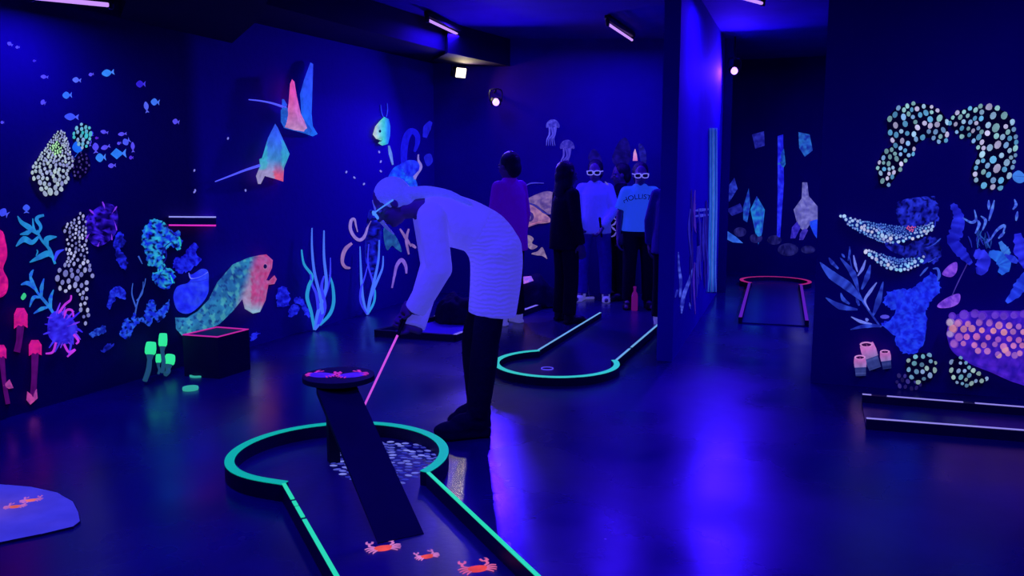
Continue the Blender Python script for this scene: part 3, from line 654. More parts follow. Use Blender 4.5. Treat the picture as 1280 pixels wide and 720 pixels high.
for P, c1, c2, lab in (([(938,262),(946,245),(956,262),(953,290),(948,306),(944,290)], (30,50,170),(40,150,200),'teal hanging spike second from the partition on the far wall'),
 ([(929,258),(936,235),(938,256),(934,278),(929,275)],(25,40,150),(40,110,190),'slim teal spike first from the partition on the far wall'),
 ([(972,170),(979,168),(980,230),(977,270),(975,300),(971,296),(972,240)],(25,25,190),(50,60,255),'tall saturated blue column on the far wall'),
 ([(1003,228),(1009,228),(1011,245),(1022,258),(1022,275),(1014,278),(1006,290),(997,282),(992,262),(1002,248)],(95,90,160),(140,135,190),'grey speckled ray-like shape on the far wall'),
 ([(1010,276),(1022,272),(1021,298),(1017,292)],(30,60,220),(40,90,250),'blue wedge at the right end of the far wall'),
 ([(990,284),(997,276),(1002,282),(994,298),(988,298)],(40,30,150),(70,55,190),'violet root left of the grey speckled shape'),
 ([(1000,292),(1006,282),(1010,288),(1004,300),(999,300)],(50,40,150),(90,70,190),'violet root right below the grey speckled shape'),
 ([(905,240),(918,222),(922,236),(912,252),(904,252)],(20,25,120),(50,70,190),'dim blue leaf left on the far wall'),
 ([(908,262),(925,254),(930,264),(915,270)],(15,15,100),(40,45,150),'dim violet leaf below the other leaf on the far wall'),
 ([(940,168),(955,164),(956,182),(944,186)],(20,20,110),(45,50,160),'dim blue rosette high on the far wall'),
 ([(998,165),(1012,168),(1016,188),(1006,196),(999,185)],(25,40,140),(45,120,190),'teal rosette high at the right of the far wall'),
 ([(974,188),(980,186),(982,205),(977,214),(972,206)],(20,50,150),(40,130,170),'teal tear-drop leaf above the blue column')):
    fart(lab, lambda a: a.poly(P, mott(c1, c2, 5, P[0][0]), .02, 5, False, 4))
for x, y, rx, ry, lab in ((968,300,9,6,'left dim grey boulder painted low on the far wall'),(985,312,13,8,'largest dim grey boulder painted low on the far wall'),(945,298,8,6,'dim grey boulder below the teal spike'),(1010,312,9,5,'right dim grey boulder painted low on the far wall'),(925,290,8,6,'dim grey boulder beside the swordfish shape')):
    a = Art(FW); a.poly([(x+rx*math.cos(t*math.pi/4), y+ry*math.sin(t*math.pi/4)) for t in range(8)], mott((12,10,60),(42,40,105),5,x), .03, 6); a.done('painted_boulder', lab, 'boulder')

# ------------------------------------------------------------ right mural panel
WH = [(190,235,240),(150,200,225),(225,215,225),(110,190,210),(160,215,190)]
a = Art(RW); P = [(1100,232),(1097,208),(1104,190),(1116,180),(1110,165),(1110,148),(1122,135),(1150,129),(1175,138),(1185,158),(1180,178),(1160,172),(1146,180),(1142,192),(1130,206),(1112,231)]
a.poly(P, BLK, .04, 12, True, 7); a.z += .03; a.dots(P, lambda x, y: 2.4+1.0*math.exp(-((y-160)/22)**2), jit(WH), 1900, 1.2, 1.25, None, .008); a.done('painted_coral', 'left arm of white dotted arch coral high on the right panel', 'coral')
a = Art(RW); P = [(1186,152),(1200,138),(1235,132),(1261,144),(1270,168),(1268,203),(1258,230),(1238,236),(1220,229),(1214,212),(1222,192),(1216,176),(1198,168)]
a.poly(P, BLK, .04, 12, True, 7); a.z += .03; a.dots(P, lambda x, y: 2.6+1.3*math.exp(-((x-1245)/18)**2), jit(WH), 1900, 1.2, 1.3, .5, .008); a.done('painted_coral', 'right round lobe of white dotted coral high on the right panel', 'coral')
a = Art(RW); a.poly([(1266,218),(1273,213),(1280,218),(1281,226),(1274,229),(1267,225)], (70,140,220), .01, 4); a.stroke([(1268,220),(1280,221)], [1,1.5,1], (20,40,120), .012); a.done('painted_fish', 'round light blue fish at the right edge beside the dotted lobe', 'painted fish')
def rblob(P, c1, c2, lab, sc=7, seed=0, depth=.02, dark=None, w=8, name='painted_coral', cat='coral', extra=None):
    a = Art(RW); a.poly(P, mott(c1, c2, sc, seed, 2.4, dark), depth, w, True, 3.5, 0 if w < 5 else 2.6)
    if extra: extra(a)
    return a.done(name, lab, cat)
rblob([(1120,262),(1128,250),(1165,246),(1172,262),(1168,284),(1140,292),(1124,280)], (15,18,120), (45,60,215), 'hazy blue coral fan behind the upper dotted ledge', 7, 101, .008, (6,5,60))
rblob([(1105,302),(1130,306),(1158,296),(1172,300),(1176,322),(1160,330),(1125,320)], (10,12,90), (35,45,180), 'hazy blue coral between the two dotted ledges', 7, 102, .008, (5,4,50))
def ledge(P, lab, edge, sp=(0,0)):
    a = Art(RW); a.poly(P, (14,35,110), .07, 8, True, 5); a.z += .055
    def rad(x, y): return 1.0+1.5*max(0, 1-abs(y-edge(x))/8)
    def cf(x, y):
        if sp[0] and abs(x-sp[0])+abs(y-sp[1]) < 7: return (240,100,140)
        return mix(random.choice([(195,225,235),(160,225,235),(230,225,225)]), random.choice([(75,110,200),(90,140,215)]), min(1, abs(y-edge(x))/11))
    a.dots(P, rad, cf, 7000, 1.0, 1.1, None, .008); a.done('painted_coral', lab, 'coral')
ledge([(1049,267),(1062,272),(1085,277),(1120,282),(1150,283),(1166,278),(1163,289),(1140,299),(1110,304),(1088,297),(1064,284)], 'upper bowl-shaped ledge of white beaded coral on the right panel', lambda x: 268+36*math.sin(max(0,min(1,(x-1049)/125))*math.pi*.62) if x < 1130 else 303-(x-1130)*.5, (1139,284))
ledge([(1079,311),(1094,315),(1118,322),(1140,323),(1156,321),(1148,332),(1122,339),(1096,328)], 'lower smaller ledge of white beaded coral on the right panel', lambda x: 312+.62*(x-1079) if x < 1122 else 339-(x-1122)*.45)
rblob([(1106,370),(1120,362),(1140,360),(1150,352),(1165,341),(1174,352),(1176,364),(1165,375),(1158,386),(1158,410),(1153,432),(1138,444),(1124,436),(1118,421),(1102,406),(1112,400),(1120,388),(1106,382)], (22,30,190), (40,75,255), 'large bright blue sponge coral in the middle of the right panel', 7, 103, .06, None, 12)
a = Art(RW)
for pts, w in (([(1170,352),(1174,345),(1172,336),(1166,336)],[2,4,3,1]),([(1158,310),(1168,305),(1176,298)],[1,3,1]),([(1160,328),(1166,325),(1170,322)],[1,2,1]),([(1150,345),(1156,338),(1160,334)],[1,3,1])): a.stroke(pts, w, (60,90,200), .01)
a.done('painted_seaweed', 'thin blue wisps right of the beaded ledges', 'seaweed')
a = Art(RW); dk = mott((25,35,130),(55,85,200),6,104)
for pts, w in (([(1101,409),(1088,391),(1075,370),(1068,348),(1061,318)],[2,2.5,2.5,2,1]),([(1078,376),(1060,358),(1040,344),(1025,328)],[2,12,11,1]),([(1073,364),(1066,342),(1050,322)],[2,8,1]),([(1077,362),(1084,346),(1088,331)],[2,7,1]),([(1091,395),(1098,376),(1104,352)],[2,8,1]),
 ([(1072,387),(1050,383),(1032,372)],[2,8,1]),([(1062,380),(1054,374),(1051,366)],[2,5,1]),([(1102,408),(1084,407),(1063,412)],[2,6,1]),([(1048,336),(1040,328),(1036,322)],[2,5,1]),([(1074,382),(1070,372)],[2,4,1]),([(1060,326),(1062,316),(1062,308)],[1,3,1]),([(1056,322),(1052,317)],[1,3,1])): a.stroke(pts, w, dk, .008)
for pts, w in (([(1087,388),(1081,376),(1088,364),(1096,353)],[1,3,4,1]),([(1072,345),(1078,336),(1082,325)],[1,4,1]),([(1072,340),(1069,330),(1067,319)],[1,3.5,1]),([(1090,405),(1076,402),(1064,396)],[1,4,1]),([(1085,401),(1082,398)],[3,4,1])): a.stroke(pts, w, (120,135,225), .01)
a.done('painted_seaweed', 'branching blue seaweed with pale tips at the left of the right panel', 'seaweed')
a = Art(RW); a.dot(1106,396,6,2.6,0,(95,85,215),.008); a.done('painted_leaf', 'small violet oval beside the bright blue sponge coral', 'painted leaf')
rblob([(1178,341),(1187,331),(1196,328),(1196,339),(1190,346),(1181,345)], (110,55,190), (165,90,225), 'upper pink-violet leaf on the right panel', 6, 105, .012, None, 4, 'painted_leaf', 'painted leaf')
rblob([(1172,381),(1184,372),(1199,367),(1199,378),(1189,384),(1175,385)], (110,55,190), (165,95,225), 'lower pink-violet leaf on the right panel, on a thin stalk', 6, 106, .012, None, 4, 'painted_leaf', 'painted leaf', lambda a: a.stroke([(1190,370),(1198,352),(1212,324)], [1,1.4,.8], (75,55,150), .006))
a = Art(RW)
for pts, w, c in (([(1190,255),(1198,270),(1196,288),(1192,302),(1204,318),(1214,330)],[6,14,16,16,12,5],((20,20,150),(45,55,225))),([(1218,316),(1230,322),(1226,336),(1220,338)],[10,16,16,8],((25,25,160),(55,60,235))),([(1236,316),(1250,322),(1256,332),(1250,342)],[6,18,16,6],((30,70,190),(50,130,230))),
 ([(1250,302),(1256,312),(1262,318)],[4,10,4],((40,90,190),(70,140,220))),([(1272,292),(1276,312),(1284,334)],[8,18,10],((25,25,170),(55,60,240))),([(1258,378),(1270,366),(1276,356),(1286,340)],[5,14,16,8],((30,50,190),(50,85,240))),([(1256,318),(1266,324),(1272,328)],[4,9,4],((35,50,200),(60,90,230)))):
    a.stroke(pts, w, mott(c[0], c[1], 6, pts[0][0]), .025)
a.done('painted_coral', 'rambling blue coral along the right edge of the right panel', 'coral')
a = Art(RW)
for pts in ([(1203,272),(1214,278),(1220,274),(1218,262)],[(1219,292),(1224,280),(1220,274)],[(1228,288),(1232,276),(1226,270)],[(1236,276),(1240,262),(1243,250)],[(1236,262),(1236,250)],[(1238,300),(1246,288),(1256,282),(1252,296)],[(1232,304),(1238,298)],[(1248,298),(1256,290)],[(1266,262),(1270,256),(1268,249)],[(1270,276),(1272,264)]): a.stroke(pts, [1.5,4,1], mott((60,80,200),(100,150,235),4,9), .01)
for k in range(14):
    x0 = random.uniform(1206, 1240); y0 = random.uniform(285, 300); a.stroke([(x0,y0),(x0+random.uniform(-3,3),y0+6),(x0+random.uniform(-4,5),y0+random.uniform(8,15))], [1,2,.6], random.choice([(30,60,130),(40,90,170),(35,45,160)]), .006)
a.done('painted_coral', 'pale antler-like coral tips above the rambling blue coral', 'coral')
def rtube(c0, c1, w, lab):
    a = Art(RW); (x0, y0), (x1, y1) = c0, c1
    xm, ym = x0+(x1-x0)*.55, y0+(y1-y0)*.55
    a.stroke([(x1,y1),(xm,ym),(x0+(xm-x0)*.6,y0+(ym-y0)*.6)], [w*.9,w,w], mott((30,40,90),(75,85,140),4,x0), .05)
    a.stroke([(xm,ym),((x0+xm)/2,(y0+ym)/2),(x0,y0)], [w*1.05,w*1.15,w], lambda x, y: mix((215,120,180), (150,130,175), (y-y0)/(y1-y0)*2.2-.4), .065)
    a.z += .055; a.dot(x0, y0+.5, w*.5, w*.2, 0, (235,150,200), .006, 14); a.z += .004; a.dot(x0, y0+.8, w*.36, w*.13, 0, (60,10,60), .005, 14); a.done('painted_tube_coral', lab, 'tube coral')
rtube((1083,430), (1094,461), 17, 'tallest pink-topped tube coral at the foot of the right panel'); rtube((1075,446), (1076,470), 14, 'left pink-topped tube coral at the foot of the right panel'); rtube((1106,439), (1109,461), 12, 'right smallest pink-topped tube coral of the three')
GW = [(190,225,190),(130,200,190),(160,190,210),(120,170,180)]
a = Art(RW); P = [(1132,463),(1133,452),(1142,443),(1155,441),(1167,448),(1170,460),(1166,473),(1150,478),(1138,474)]
a.poly(P, BLK, .07, 10, True, 6); a.z += .05; a.dots(P, lambda x, y: 2.9, jit(GW), 900, 1.2, 1.1, None, .01); a.dots([(1120,466),(1134,470),(1150,480),(1148,486),(1125,484)], lambda x, y: 2.4, jit([(40,30,90),(60,50,120)]), 200, 1.3); a.done('painted_coral', 'dome of white spotted coral at the foot of the right panel', 'coral')
a = Art(RW); P = [(1187,468),(1189,453),(1197,446),(1206,450),(1213,460),(1226,468),(1234,476),(1216,483),(1196,480)]
a.poly(P, BLK, .07, 9, True, 6); a.z += .05; a.dots(P, lambda x, y: 2.6, jit(GW), 900, 1.25, 1.15, .6, .01); a.done('painted_coral', 'sloping mound of white spotted coral right of the spotted dome', 'coral')
r = empty('bubble_coral', RW.p(1240, 484), 'big violet coral covered in orange-pink knobs at the right edge', 'coral')
P = [(1184,412),(1190,396),(1210,390),(1240,388),(1290,390),(1330,400),(1330,500),(1280,482),(1262,476),(1240,466),(1215,456),(1192,441),(1185,426)]
a = Art(RW); a.poly(P, mott((45,18,150),(85,35,190),12,110), .14, 22, True, 8); build(a.bm, 'base', PAINT, r)
rows = [(394,6,(95,45,190),0),(404,5.4,(215,125,165),1),(412,5.6,(235,140,150),0),(421,5.6,(215,105,170),1),(430,5.4,(205,110,165),0),(439,5.2,(195,110,165),1)]
kn = []
for j, (y, rr, c, odd) in enumerate(rows):
    x = 1192+odd*6+max(0, j-4)*26
    while x < 1326: kn.append((x+random.uniform(-2,2), y+random.uniform(-1.5,1.5)+(3 if x > 1245 and j else 0), rr*random.uniform(.8,1.12), c)); x += 12.6
kn += [(1257,437,6,(225,140,150)),(1249,444,5,(235,165,160)),(1269,444,5.5,(190,110,160)),(1188,417,5,(190,160,190)),(1188,403,5.5,(195,170,180))]
for x, y, rr, c in kn:
    t = mix(c, (100,50,190), random.choice([0,0,.15,.45])); a = Art(RW); a.z = .10+(.02 if y > 398 else .0); a.dot(x, y, rr, rr*1.02, 0, mix(t,(90,40,170),.4), .04, 12); a.z += .025
    a.dot(x-.5, y+.2, rr*.78, rr*.78, 0, mix(t, (235,190,190), .12), .03, 10); build(a.bm, 'knob', PAINT, r)
# ------------------------------------------------------------ putting lanes
m_deck = pmat('lane_surface', (.03, .008, .13), .3, .5, .4, 3, bump=.05, bscale=30)
m_bord = pmat('dark_lane_border', (.012, .005, .045), .5, .35, .3, 6)
def seg_box(p, q, w, z0, z1, bm):
    d = (q-p).normalized(); n = V((-d.y, d.x, 0))*w/2
    prism(bm, [p+n, p-n, q-n, q+n], z0, z1)
def stripes(p, q, w, z, breaks, mat, parent, name='edge_stripe'):
    for a, b in breaks:
        bm = bmesh.new(); seg_box(p.lerp(q, a), p.lerp(q, b), w, z-.001, z+.003, bm); build(bm, name, mat, parent, smooth=False)
def keyhole(c, d, rf, h, rw, sw, wl, wr, sl, sr, ll, lr, stripe, side_stripe, label, breaks=((0,1),), group=None):
    c = V((*c, 0)); d = V((*d, 0)).normalized(); n = V((-d.y, d.x, 0))       # n: right-hand side seen from the lane end
    root = empty('putting_lane', c, label, 'minigolf lane', group)
    th0 = math.atan2(wr, sr); th1 = 2*math.pi-math.atan2(wl, sl); N = 72
    def pt(th, k): r = rf(th)-k; return c+d*r*math.cos(th)+n*r*math.sin(th)
    ths = [th0+(th1-th0)*i/N for i in range(N+1)]
    bm = bmesh.new(); pts = [pt(t, .004) for t in ths]+[c+d*ll-n*(wl-.004), c+d*lr+n*(wr-.004)]
    prism(bm, pts, 0, .012); build(bm, 'playing_surface', m_deck, root, smooth=False)
    for nm, z0, z1, mt, k0, k1 in (('ring_border', 0, h, m_bord, 0, rw), ('ring_stripe', h-.002, h+.003, stripe, .0, rw)):
        bm = bmesh.new(); R = [[bm.verts.new((*pt(t, k).xy, z)) for k, z in ((k0,z0),(k0,z1),(k1,z1),(k1,z0))] for t in ths]
        for a, b in zip(R, R[1:]):
            for i in range(4): bm.faces.new((a[i], a[(i+1) % 4], b[(i+1) % 4], b[i]))
        bm.faces.new(R[0]); bm.faces.new(R[-1][::-1]); rb = build(bm, nm, mt, root if nm == 'ring_border' else rb, smooth=False)
    for s, w, st, L in ((-1, wl, sl, ll), (1, wr, sr, lr)):
        p = c+d*st+n*s*w; q = c+d*L+n*s*w
        bm = bmesh.new(); seg_box(p, q, sw, 0, h, bm); o = build(bm, 'side_border', m_bord, root, smooth=False)
        for a, b in (breaks if s < 0 else ((0,1),)):
            bm = bmesh.new(); seg_box(p.lerp(q, a), p.lerp(q, b), sw*.85, h-.001, h+.004, bm); build(bm, 'edge_stripe', side_stripe, o, smooth=False)
    return root
m_green = glowmat('green_tape', (8,168,148), 1.0, .25); m_teal = glowmat('teal_tape', (50,190,185), 1.0, .25); m_green2 = glowmat('bright_green_tape', (40,215,160), 1.0, .3)
m_pale = glowmat('pale_mint_tape', (105,165,215), 1.0, .3)
D1 = V((.42, -.907)).normalized()
def rf1(t):
    a = (t+math.pi) % (2*math.pi)-math.pi          # + = right side
    return .545-.085*math.exp(-((a+math.radians(45))/math.radians(35))**2)
L1 = keyhole((-.86, 4.2), D1, rf1, .08, .046, .020, .323, .312, .31, .446, 3.0, 3.0, m_green, m_green2, 'front keyhole putting lane with green ring, pebbles and orange crabs', ((0,.075),(.085,.105),(.11,.155),(.165,1)))
L2 = keyhole((.325, 6.3), (.352, .936), lambda t: .46, .06, .042, .02, .39, .266, .24, .37, 2.93, 2.24, m_teal, m_pale, 'round-ended putting lane with green ring right of the golfer', ((0,.16),(.18,1)))
m_red = glowmat('red_tape', (175,35,120), .8, .3)
L5 = keyhole((3.28, 10.87), (-.29, -.957), lambda t: .43, .06, .045, .035, .3, .3, .3, .3, 2.85, 2.85, m_red, glowmat('dull_violet_tape', (95,30,160), .8, .4), 'keyhole putting lane edged in dull red in the far room')
# holes and pebbles and crabs
def cup(parent, c, r, z=.0125):
    bm = bmesh.new(); n = 24
    R = [[bm.verts.new((c[0]+r*k*math.cos(2*math.pi*i/n), c[1]+r*k*math.sin(2*math.pi*i/n), zz)) for i in range(n)] for k, zz in ((1.12,z),(1.1,z+.006),(.95,z+.006),(.93,z))]
    for p, q in zip(R, R[1:]):
        for i in range(n): bm.faces.new((p[i], p[(i+1) % n], q[(i+1) % n], q[i]))
    o = build(bm, 'cup_rim', glowmat('violet_rim', (85,70,235), .9), parent)
    bm = bmesh.new(); bm.faces.new([bm.verts.new((c[0]+r*.94*math.cos(2*math.pi*i/n), c[1]+r*.94*math.sin(2*math.pi*i/n), z+.001)) for i in range(n)]); build(bm, 'cup', m_blk, parent)
cup(L2, fl(684, 461, .012), .042)
class FArt(Art):
    """paint on a level surface: local metres, x right, y forward, turned by yaw"""
    def __init__(s, c, z, yaw=0, k=1.0):
        s.bm = bmesh.new(); s.cl = s.bm.verts.layers.float_color.new('Col'); s.z = 0
        s.c = V((c[0], c[1], z)); s.yaw = yaw; s.k = k
        class q: n = V((0, 0, 1))
        s.pl = q
    def v(s, x, y, d, c):
        ca, sa = math.cos(s.yaw), math.sin(s.yaw)
        w = s.bm.verts.new(s.c+V((s.k*(ca*x-sa*y), s.k*(sa*x+ca*y), s.z*.3+d))); w[s.cl] = (*lin((c[0]*.95, c[1]*.95, min(255, c[2]+8))), 1); return w  # blue lamp cast mixed into the pigment here too
def crab(c, z, k, yaw, body, limb, parent, lab, fat=1.0):
    a = FArt(c, z, yaw, k)
    a.poly([(x*fat, y*fat) for x, y in [(-.5,.05),(-.35,.28),(0,.36),(.35,.28),(.5,.05),(.38,-.25),(0,-.36),(-.38,-.25)]], body, .004, .2, True, .2)
    for s in (-1, 1):
        a.stroke([(s*.38,.22),(s*.62,.42),(s*.6,.66)], [.12,.16,.12], limb, .003, 3)
        a.poly([(s*.6,.6),(s*.78,.75),(s*.74,1.0),(s*.6,1.08),(s*.64,.84),(s*.5,.76),(s*.42,1.0),(s*.3,.92),(s*.38,.7)], limb, .003, .08, False, .3)
        for i, (x0, y0, x1, y1, x2, y2) in enumerate(((.46,.08,.72,.2,.95,.1),(.46,-.02,.72,-.02,.92,-.15),(.42,-.14,.66,-.2,.84,-.36),(.36,-.22,.54,-.36,.66,-.54))):
            a.stroke([(s*x0,y0),(s*x1,y1),(s*x2,y2)], [.09,.12,.04], limb, .003, 3)
    o = build(a.bm, 'painted_crab', PAINT, parent); o['label'] = lab; return o
OR, LP = (255,85,70), (225,130,190)
crab(fl(479,689), .0125, .075, .35, OR, LP, L1, 'left orange crab with pale claws'); crab(fl(534,699.5), .0125, .052, .45, OR, LP, L1, 'smallest orange crab in the middle'); crab(fl(597,715), .0125, .078, .3, (255,75,70), (235,105,150), L1, 'right orange crab cut by the bottom edge')
a = FArt((0, 0), .0128); pk = [(412,578),(424,566),(440,558),(485,552),(530,556),(548,566),(545,580),(524,594),(506,603),(484,606),(446,603),(424,592)]
got = []
for _ in range(5000):
    x = random.uniform(410, 550); y = random.uniform(552, 606)
    if not inside(pk, x, y): continue
    p = fl(x, y, .0128)
    if any((p.x-u)**2+(p.y-w)**2 < .035**2 for u, w in got): continue
    got.append((p.x, p.y)); t = random.random()**1.5
    a.dot(p.x, p.y, .021, .013, random.uniform(-.5,.5)-.2, mix((45,50,165), (150,160,245), t), .003, 8)
o = build(a.bm, 'pebble_pattern', PAINT, L1); o['kind'] = 'stuff'
# ramp with round platform
B0 = (fl(476, 681, .012)+fl(526, 667, .012))/2; wdir = V((.88, .47, 0)).normalized(); T0 = V((-.862, 4.20, .43))
r = empty('ramp_obstacle', (B0.x, B0.y, .012), 'black ramp plank rising to a round platform painted with pink crabs', 'ramp')
m_ramp = pmat('black_ramp', (.010, .004, .042), .6, .2, .3, 6)
bm = bmesh.new(); vs = []
for Q, zz in ((B0, .0), (T0, 0)):
    for s in (-1, 1):
        for dz in (-.035, 0): vs.append(bm.verts.new((Q.x+s*wdir.x*.098, Q.y+s*wdir.y*.098, max(.0125, Q.z+dz))))
vs[1].co.z += .004; vs[3].co.z += .004
for f in ((0,1,3,2),(4,6,7,5),(0,4,5,1),(2,3,7,6),(1,5,7,3),(0,2,6,4)): bm.faces.new([vs[i] for i in f])
build(bm, 'plank', m_ramp, r, smooth=False)
bm = bmesh.new(); box(bm, (-.90, 4.28, .222), (.055, .055, .42), Matrix.Rotation(.4, 3, 'Z')); build(bm, 'post', m_ramp, r, smooth=False)
DC = V((-.868, 4.30, .455))
bm = bmesh.new(); prism(bm, [DC+V((.178*math.cos(i*math.pi/24), .178*math.sin(i*math.pi/24), 0)) for i in range(48)], .43, .455); pf = build(bm, 'platform', m_ramp, r, smooth=False)
for x, lab in ((-.085, 'left violet crab with pink legs'), (.07, 'right violet crab with pink legs')): crab((DC.x+x, DC.y-.005), .4555, .088, .5 if x > 0 else -.3, (75,30,245), (215,50,190), pf, lab, 1.55)
# straight lane behind the golfer
nr, fr = fl(577, 416, .05), fl(702, 371, .05); dd = (fr-nr).normalized(); ln = V((-dd.y, dd.x, 0)); W3 = .74
r = empty('putting_lane', (nr.x, nr.y, 0), 'straight putting lane with white edge lines behind the bending golfer', 'minigolf lane')
nr = V((nr.x, nr.y, 0))-dd*.12; fr = V((fr.x, fr.y, 0)); nl, fL = nr+ln*W3-dd*.1, fr+ln*W3*.5
bm = bmesh.new(); prism(bm, [nr, fr, fL, nl], 0, .012); build(bm, 'playing_surface', pmat('reflection_tinted_lane_surface', (.14, .02, .65), .35, .5, .3, 3), r, smooth=False)  # bright violet base colour stands in for light reflected off the lane
m_lil = glowmat('pale_lilac_tape', (120,105,225), .9, .4)
for p, q, br in ((nr, fr, ((.0,.06),(.3,.72),(.86,1))), (nl, fL, ((.12,.16),(.2,.28),(.33,.62))), (fr, fL, ((0,.5),)), (nr, nl, ())):
    bm = bmesh.new(); seg_box(p, q, .035, 0, .055, bm); o = build(bm, 'side_border', m_bord, r, smooth=False)
    if br: stripes(p, q, .03, .056, br, m_lil, o)
crab(fl(550, 421), .0125, .07, .2, (225,40,150), (200,40,190), r, 'small pink crab')
m_rock = pmat('black_rock', (.012, .005, .04), .85, .15, .4, 9, bump=.5, bscale=14)
def rock(c, sx, sy, sz, lab, patch=False):
    r = empty('rock_obstacle', (c.x, c.y, .012), lab, 'rock')
    bm = bmesh.new(); bmesh.ops.create_icosphere(bm, subdivisions=4, radius=1)
    for v in bm.verts:
        k = 1+.22*noise.fractal(v.co*1.6+V((c.x*3, 0, 0)), 1, 2, 3); v.co = V((c.x+v.co.x*k*sx, c.y+v.co.y*k*sy, max(.0125, .02+max(-.01, v.co.z*k)*sz)))
    build(bm, 'stone', m_rock, r)
    if patch:
        pl = Plane((c.x-1, c.y-sy*.75), (c.x+1, c.y-sy*.75)); a = Art(pl)
        a.poly([(640,360),(644,348),(652,346),(664,345),(667,351),(658,354),(650,356),(644,362)], mott((120,90,230),(215,110,200),4,5,2.4), .05, 4, False, 3); build(a.bm, 'painted_patch', PAINT, r)
rock(fl(664, 383), .27, .2, .30, 'black rock obstacle with a pink painted patch right of the golfer\'s hip', True)
rock(fl(570, 404), .19, .16, .26, 'black rock obstacle in front of the golfer\'s knees')
# lane along the right panel
f0, f1 = fl(1083, 523, .06), fl(1280, 538, .06); r0, r1 = fl(1078, 493, .06), fl(1280, 509, .06)
df = (f1-f0).normalized(); dr = (r1-r0).normalized()
r = empty('putting_lane', (f0.x, f0.y, 0), 'straight putting lane with white edge lines at the foot of the right panel', 'minigolf lane')
z0_ = lambda v: V((v.x, v.y, 0))
bm = bmesh.new(); prism(bm, [z0_(f0), z0_(f0+df*2.6), z0_(r0+dr*2.6), z0_(r0)], 0, .012); build(bm, 'playing_surface', m_deck, r, smooth=False)
m_wht = glowmat('white_lilac_tape', (150,140,235), .9, .3)
for p, q, br in ((z0_(f0), z0_(f0+df*2.6), ((0,1),)), (z0_(r0), z0_(r0+dr*2.6), ((0.0,.02),(.055,.22),(.245,1)))):
    bm = bmesh.new(); seg_box(p, q, .04, 0, .06, bm); o = build(bm, 'side_border', m_bord, r, smooth=False); stripes(p, q, .016, .061, br, m_wht, o)
# pale mat at the lower left
P = [fl(*p) for p in [(-160,640),(-60,604),(0,607.5),(40,611),(72,618),(92,629),(99,643),(101,654),(92,661),(50,671),(0,681),(-120,715)]]
r = empty('putting_mat', (P[2].x, P[2].y, 0), 'pale lilac mat with orange crabs at the lower left', 'mat')
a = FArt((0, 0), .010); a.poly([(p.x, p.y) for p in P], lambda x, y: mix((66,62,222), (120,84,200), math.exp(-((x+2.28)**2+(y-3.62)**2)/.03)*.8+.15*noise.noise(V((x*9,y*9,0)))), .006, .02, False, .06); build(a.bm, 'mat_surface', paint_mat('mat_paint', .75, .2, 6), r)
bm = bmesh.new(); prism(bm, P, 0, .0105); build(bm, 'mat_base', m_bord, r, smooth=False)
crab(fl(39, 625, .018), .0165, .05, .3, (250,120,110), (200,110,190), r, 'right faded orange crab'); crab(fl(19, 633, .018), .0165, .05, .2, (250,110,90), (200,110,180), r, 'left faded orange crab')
# ------------------------------------------------------------ people
def ax(f, u):
    f = V(f).normalized(); l = V(u).cross(f).normalized(); u = f.cross(l)
    return f, l, u, Matrix((f, l, u)).transposed()
def hand(bm, w, d, n, side, curl=.7, k=1.0):
    d = V(d).normalized(); n = (V(n)-d*V(n).dot(d)).normalized(); x = d.cross(n)
    R = Matrix((d, x, n)).transposed()
    ell(bm, w+d*.048*k, (.056*k, .040*k, .018*k), R, 12); capsule(bm, w-d*.03*k, w+d*.03*k, .024*k, .024*k, 10)
    for i, L in enumerate((.92, 1.05, 1.0, .8)):
        b = w+d*.085*k+x*(i-1.5)*.0205*k; a = 0; p = b
        for j, s in enumerate((.042, .028, .022)):
            a += curl*(.8 if j == 0 else 1); q = p+(d*math.cos(a)+n*math.sin(a))*s*L*k
            capsule(bm, p, q, (.0098-.001*j)*k, (.009-.001*j)*k, 8); p = q
    b = w+d*.025*k+x*side*.032*k; q = b+(d*.7+x*side*.6+n*.35).normalized()*.042*k; t = q+(d*.8+x*side*.0+n*.5).normalized()*.03*k
    capsule(bm, b, q, .013*k, .011*k, 8); capsule(bm, q, t, .011*k, .009*k, 8)
def head(bm, c, f, u, k=1.0, neck=None):
    f, l, u, R = ax(f, u); P = lambda a, b, z: c+(f*a+l*b+u*z)*k
    ell(bm, P(-.012,0,.028), (.098*k,.077*k,.098*k), R); ell(bm, P(.025,0,-.04), (.068*k,.060*k,.078*k), R); ell(bm, P(.055,0,-.095), (.026*k,.028*k,.022*k), R, 12)
    capsule(bm, P(.088,0,.012), P(.108,0,-.030), .010*k, .015*k, 10); ell(bm, P(.082,0,-.062), (.014*k,.024*k,.007*k), R, 10); ell(bm, P(.080,0,-.073), (.013*k,.020*k,.007*k), R, 10)
    for s in (-1, 1):
        ell(bm, P(-.005,s*.077,-.010), (.020*k,.010*k,.031*k), R, 10); ell(bm, P(.078,s*.034,.022), (.016*k,.026*k,.008*k), R, 10); ell(bm, P(.055,s*.045,-.025), (.025*k,.02*k,.018*k), R, 10)
    if neck is not None: capsule(bm, P(-.02,0,-.06), neck, .052*k, .06*k, 14)
def eyes(c, f, u, k, root):
    f, l, u, R = ax(f, u)
    for s in (-1, 1):
        bm = bmesh.new(); ell(bm, c+(f*.081+l*s*.033+u*.0)*k, (.012*k,.015*k,.009*k), R, 10); build(bm, 'eye', m_eye, root)
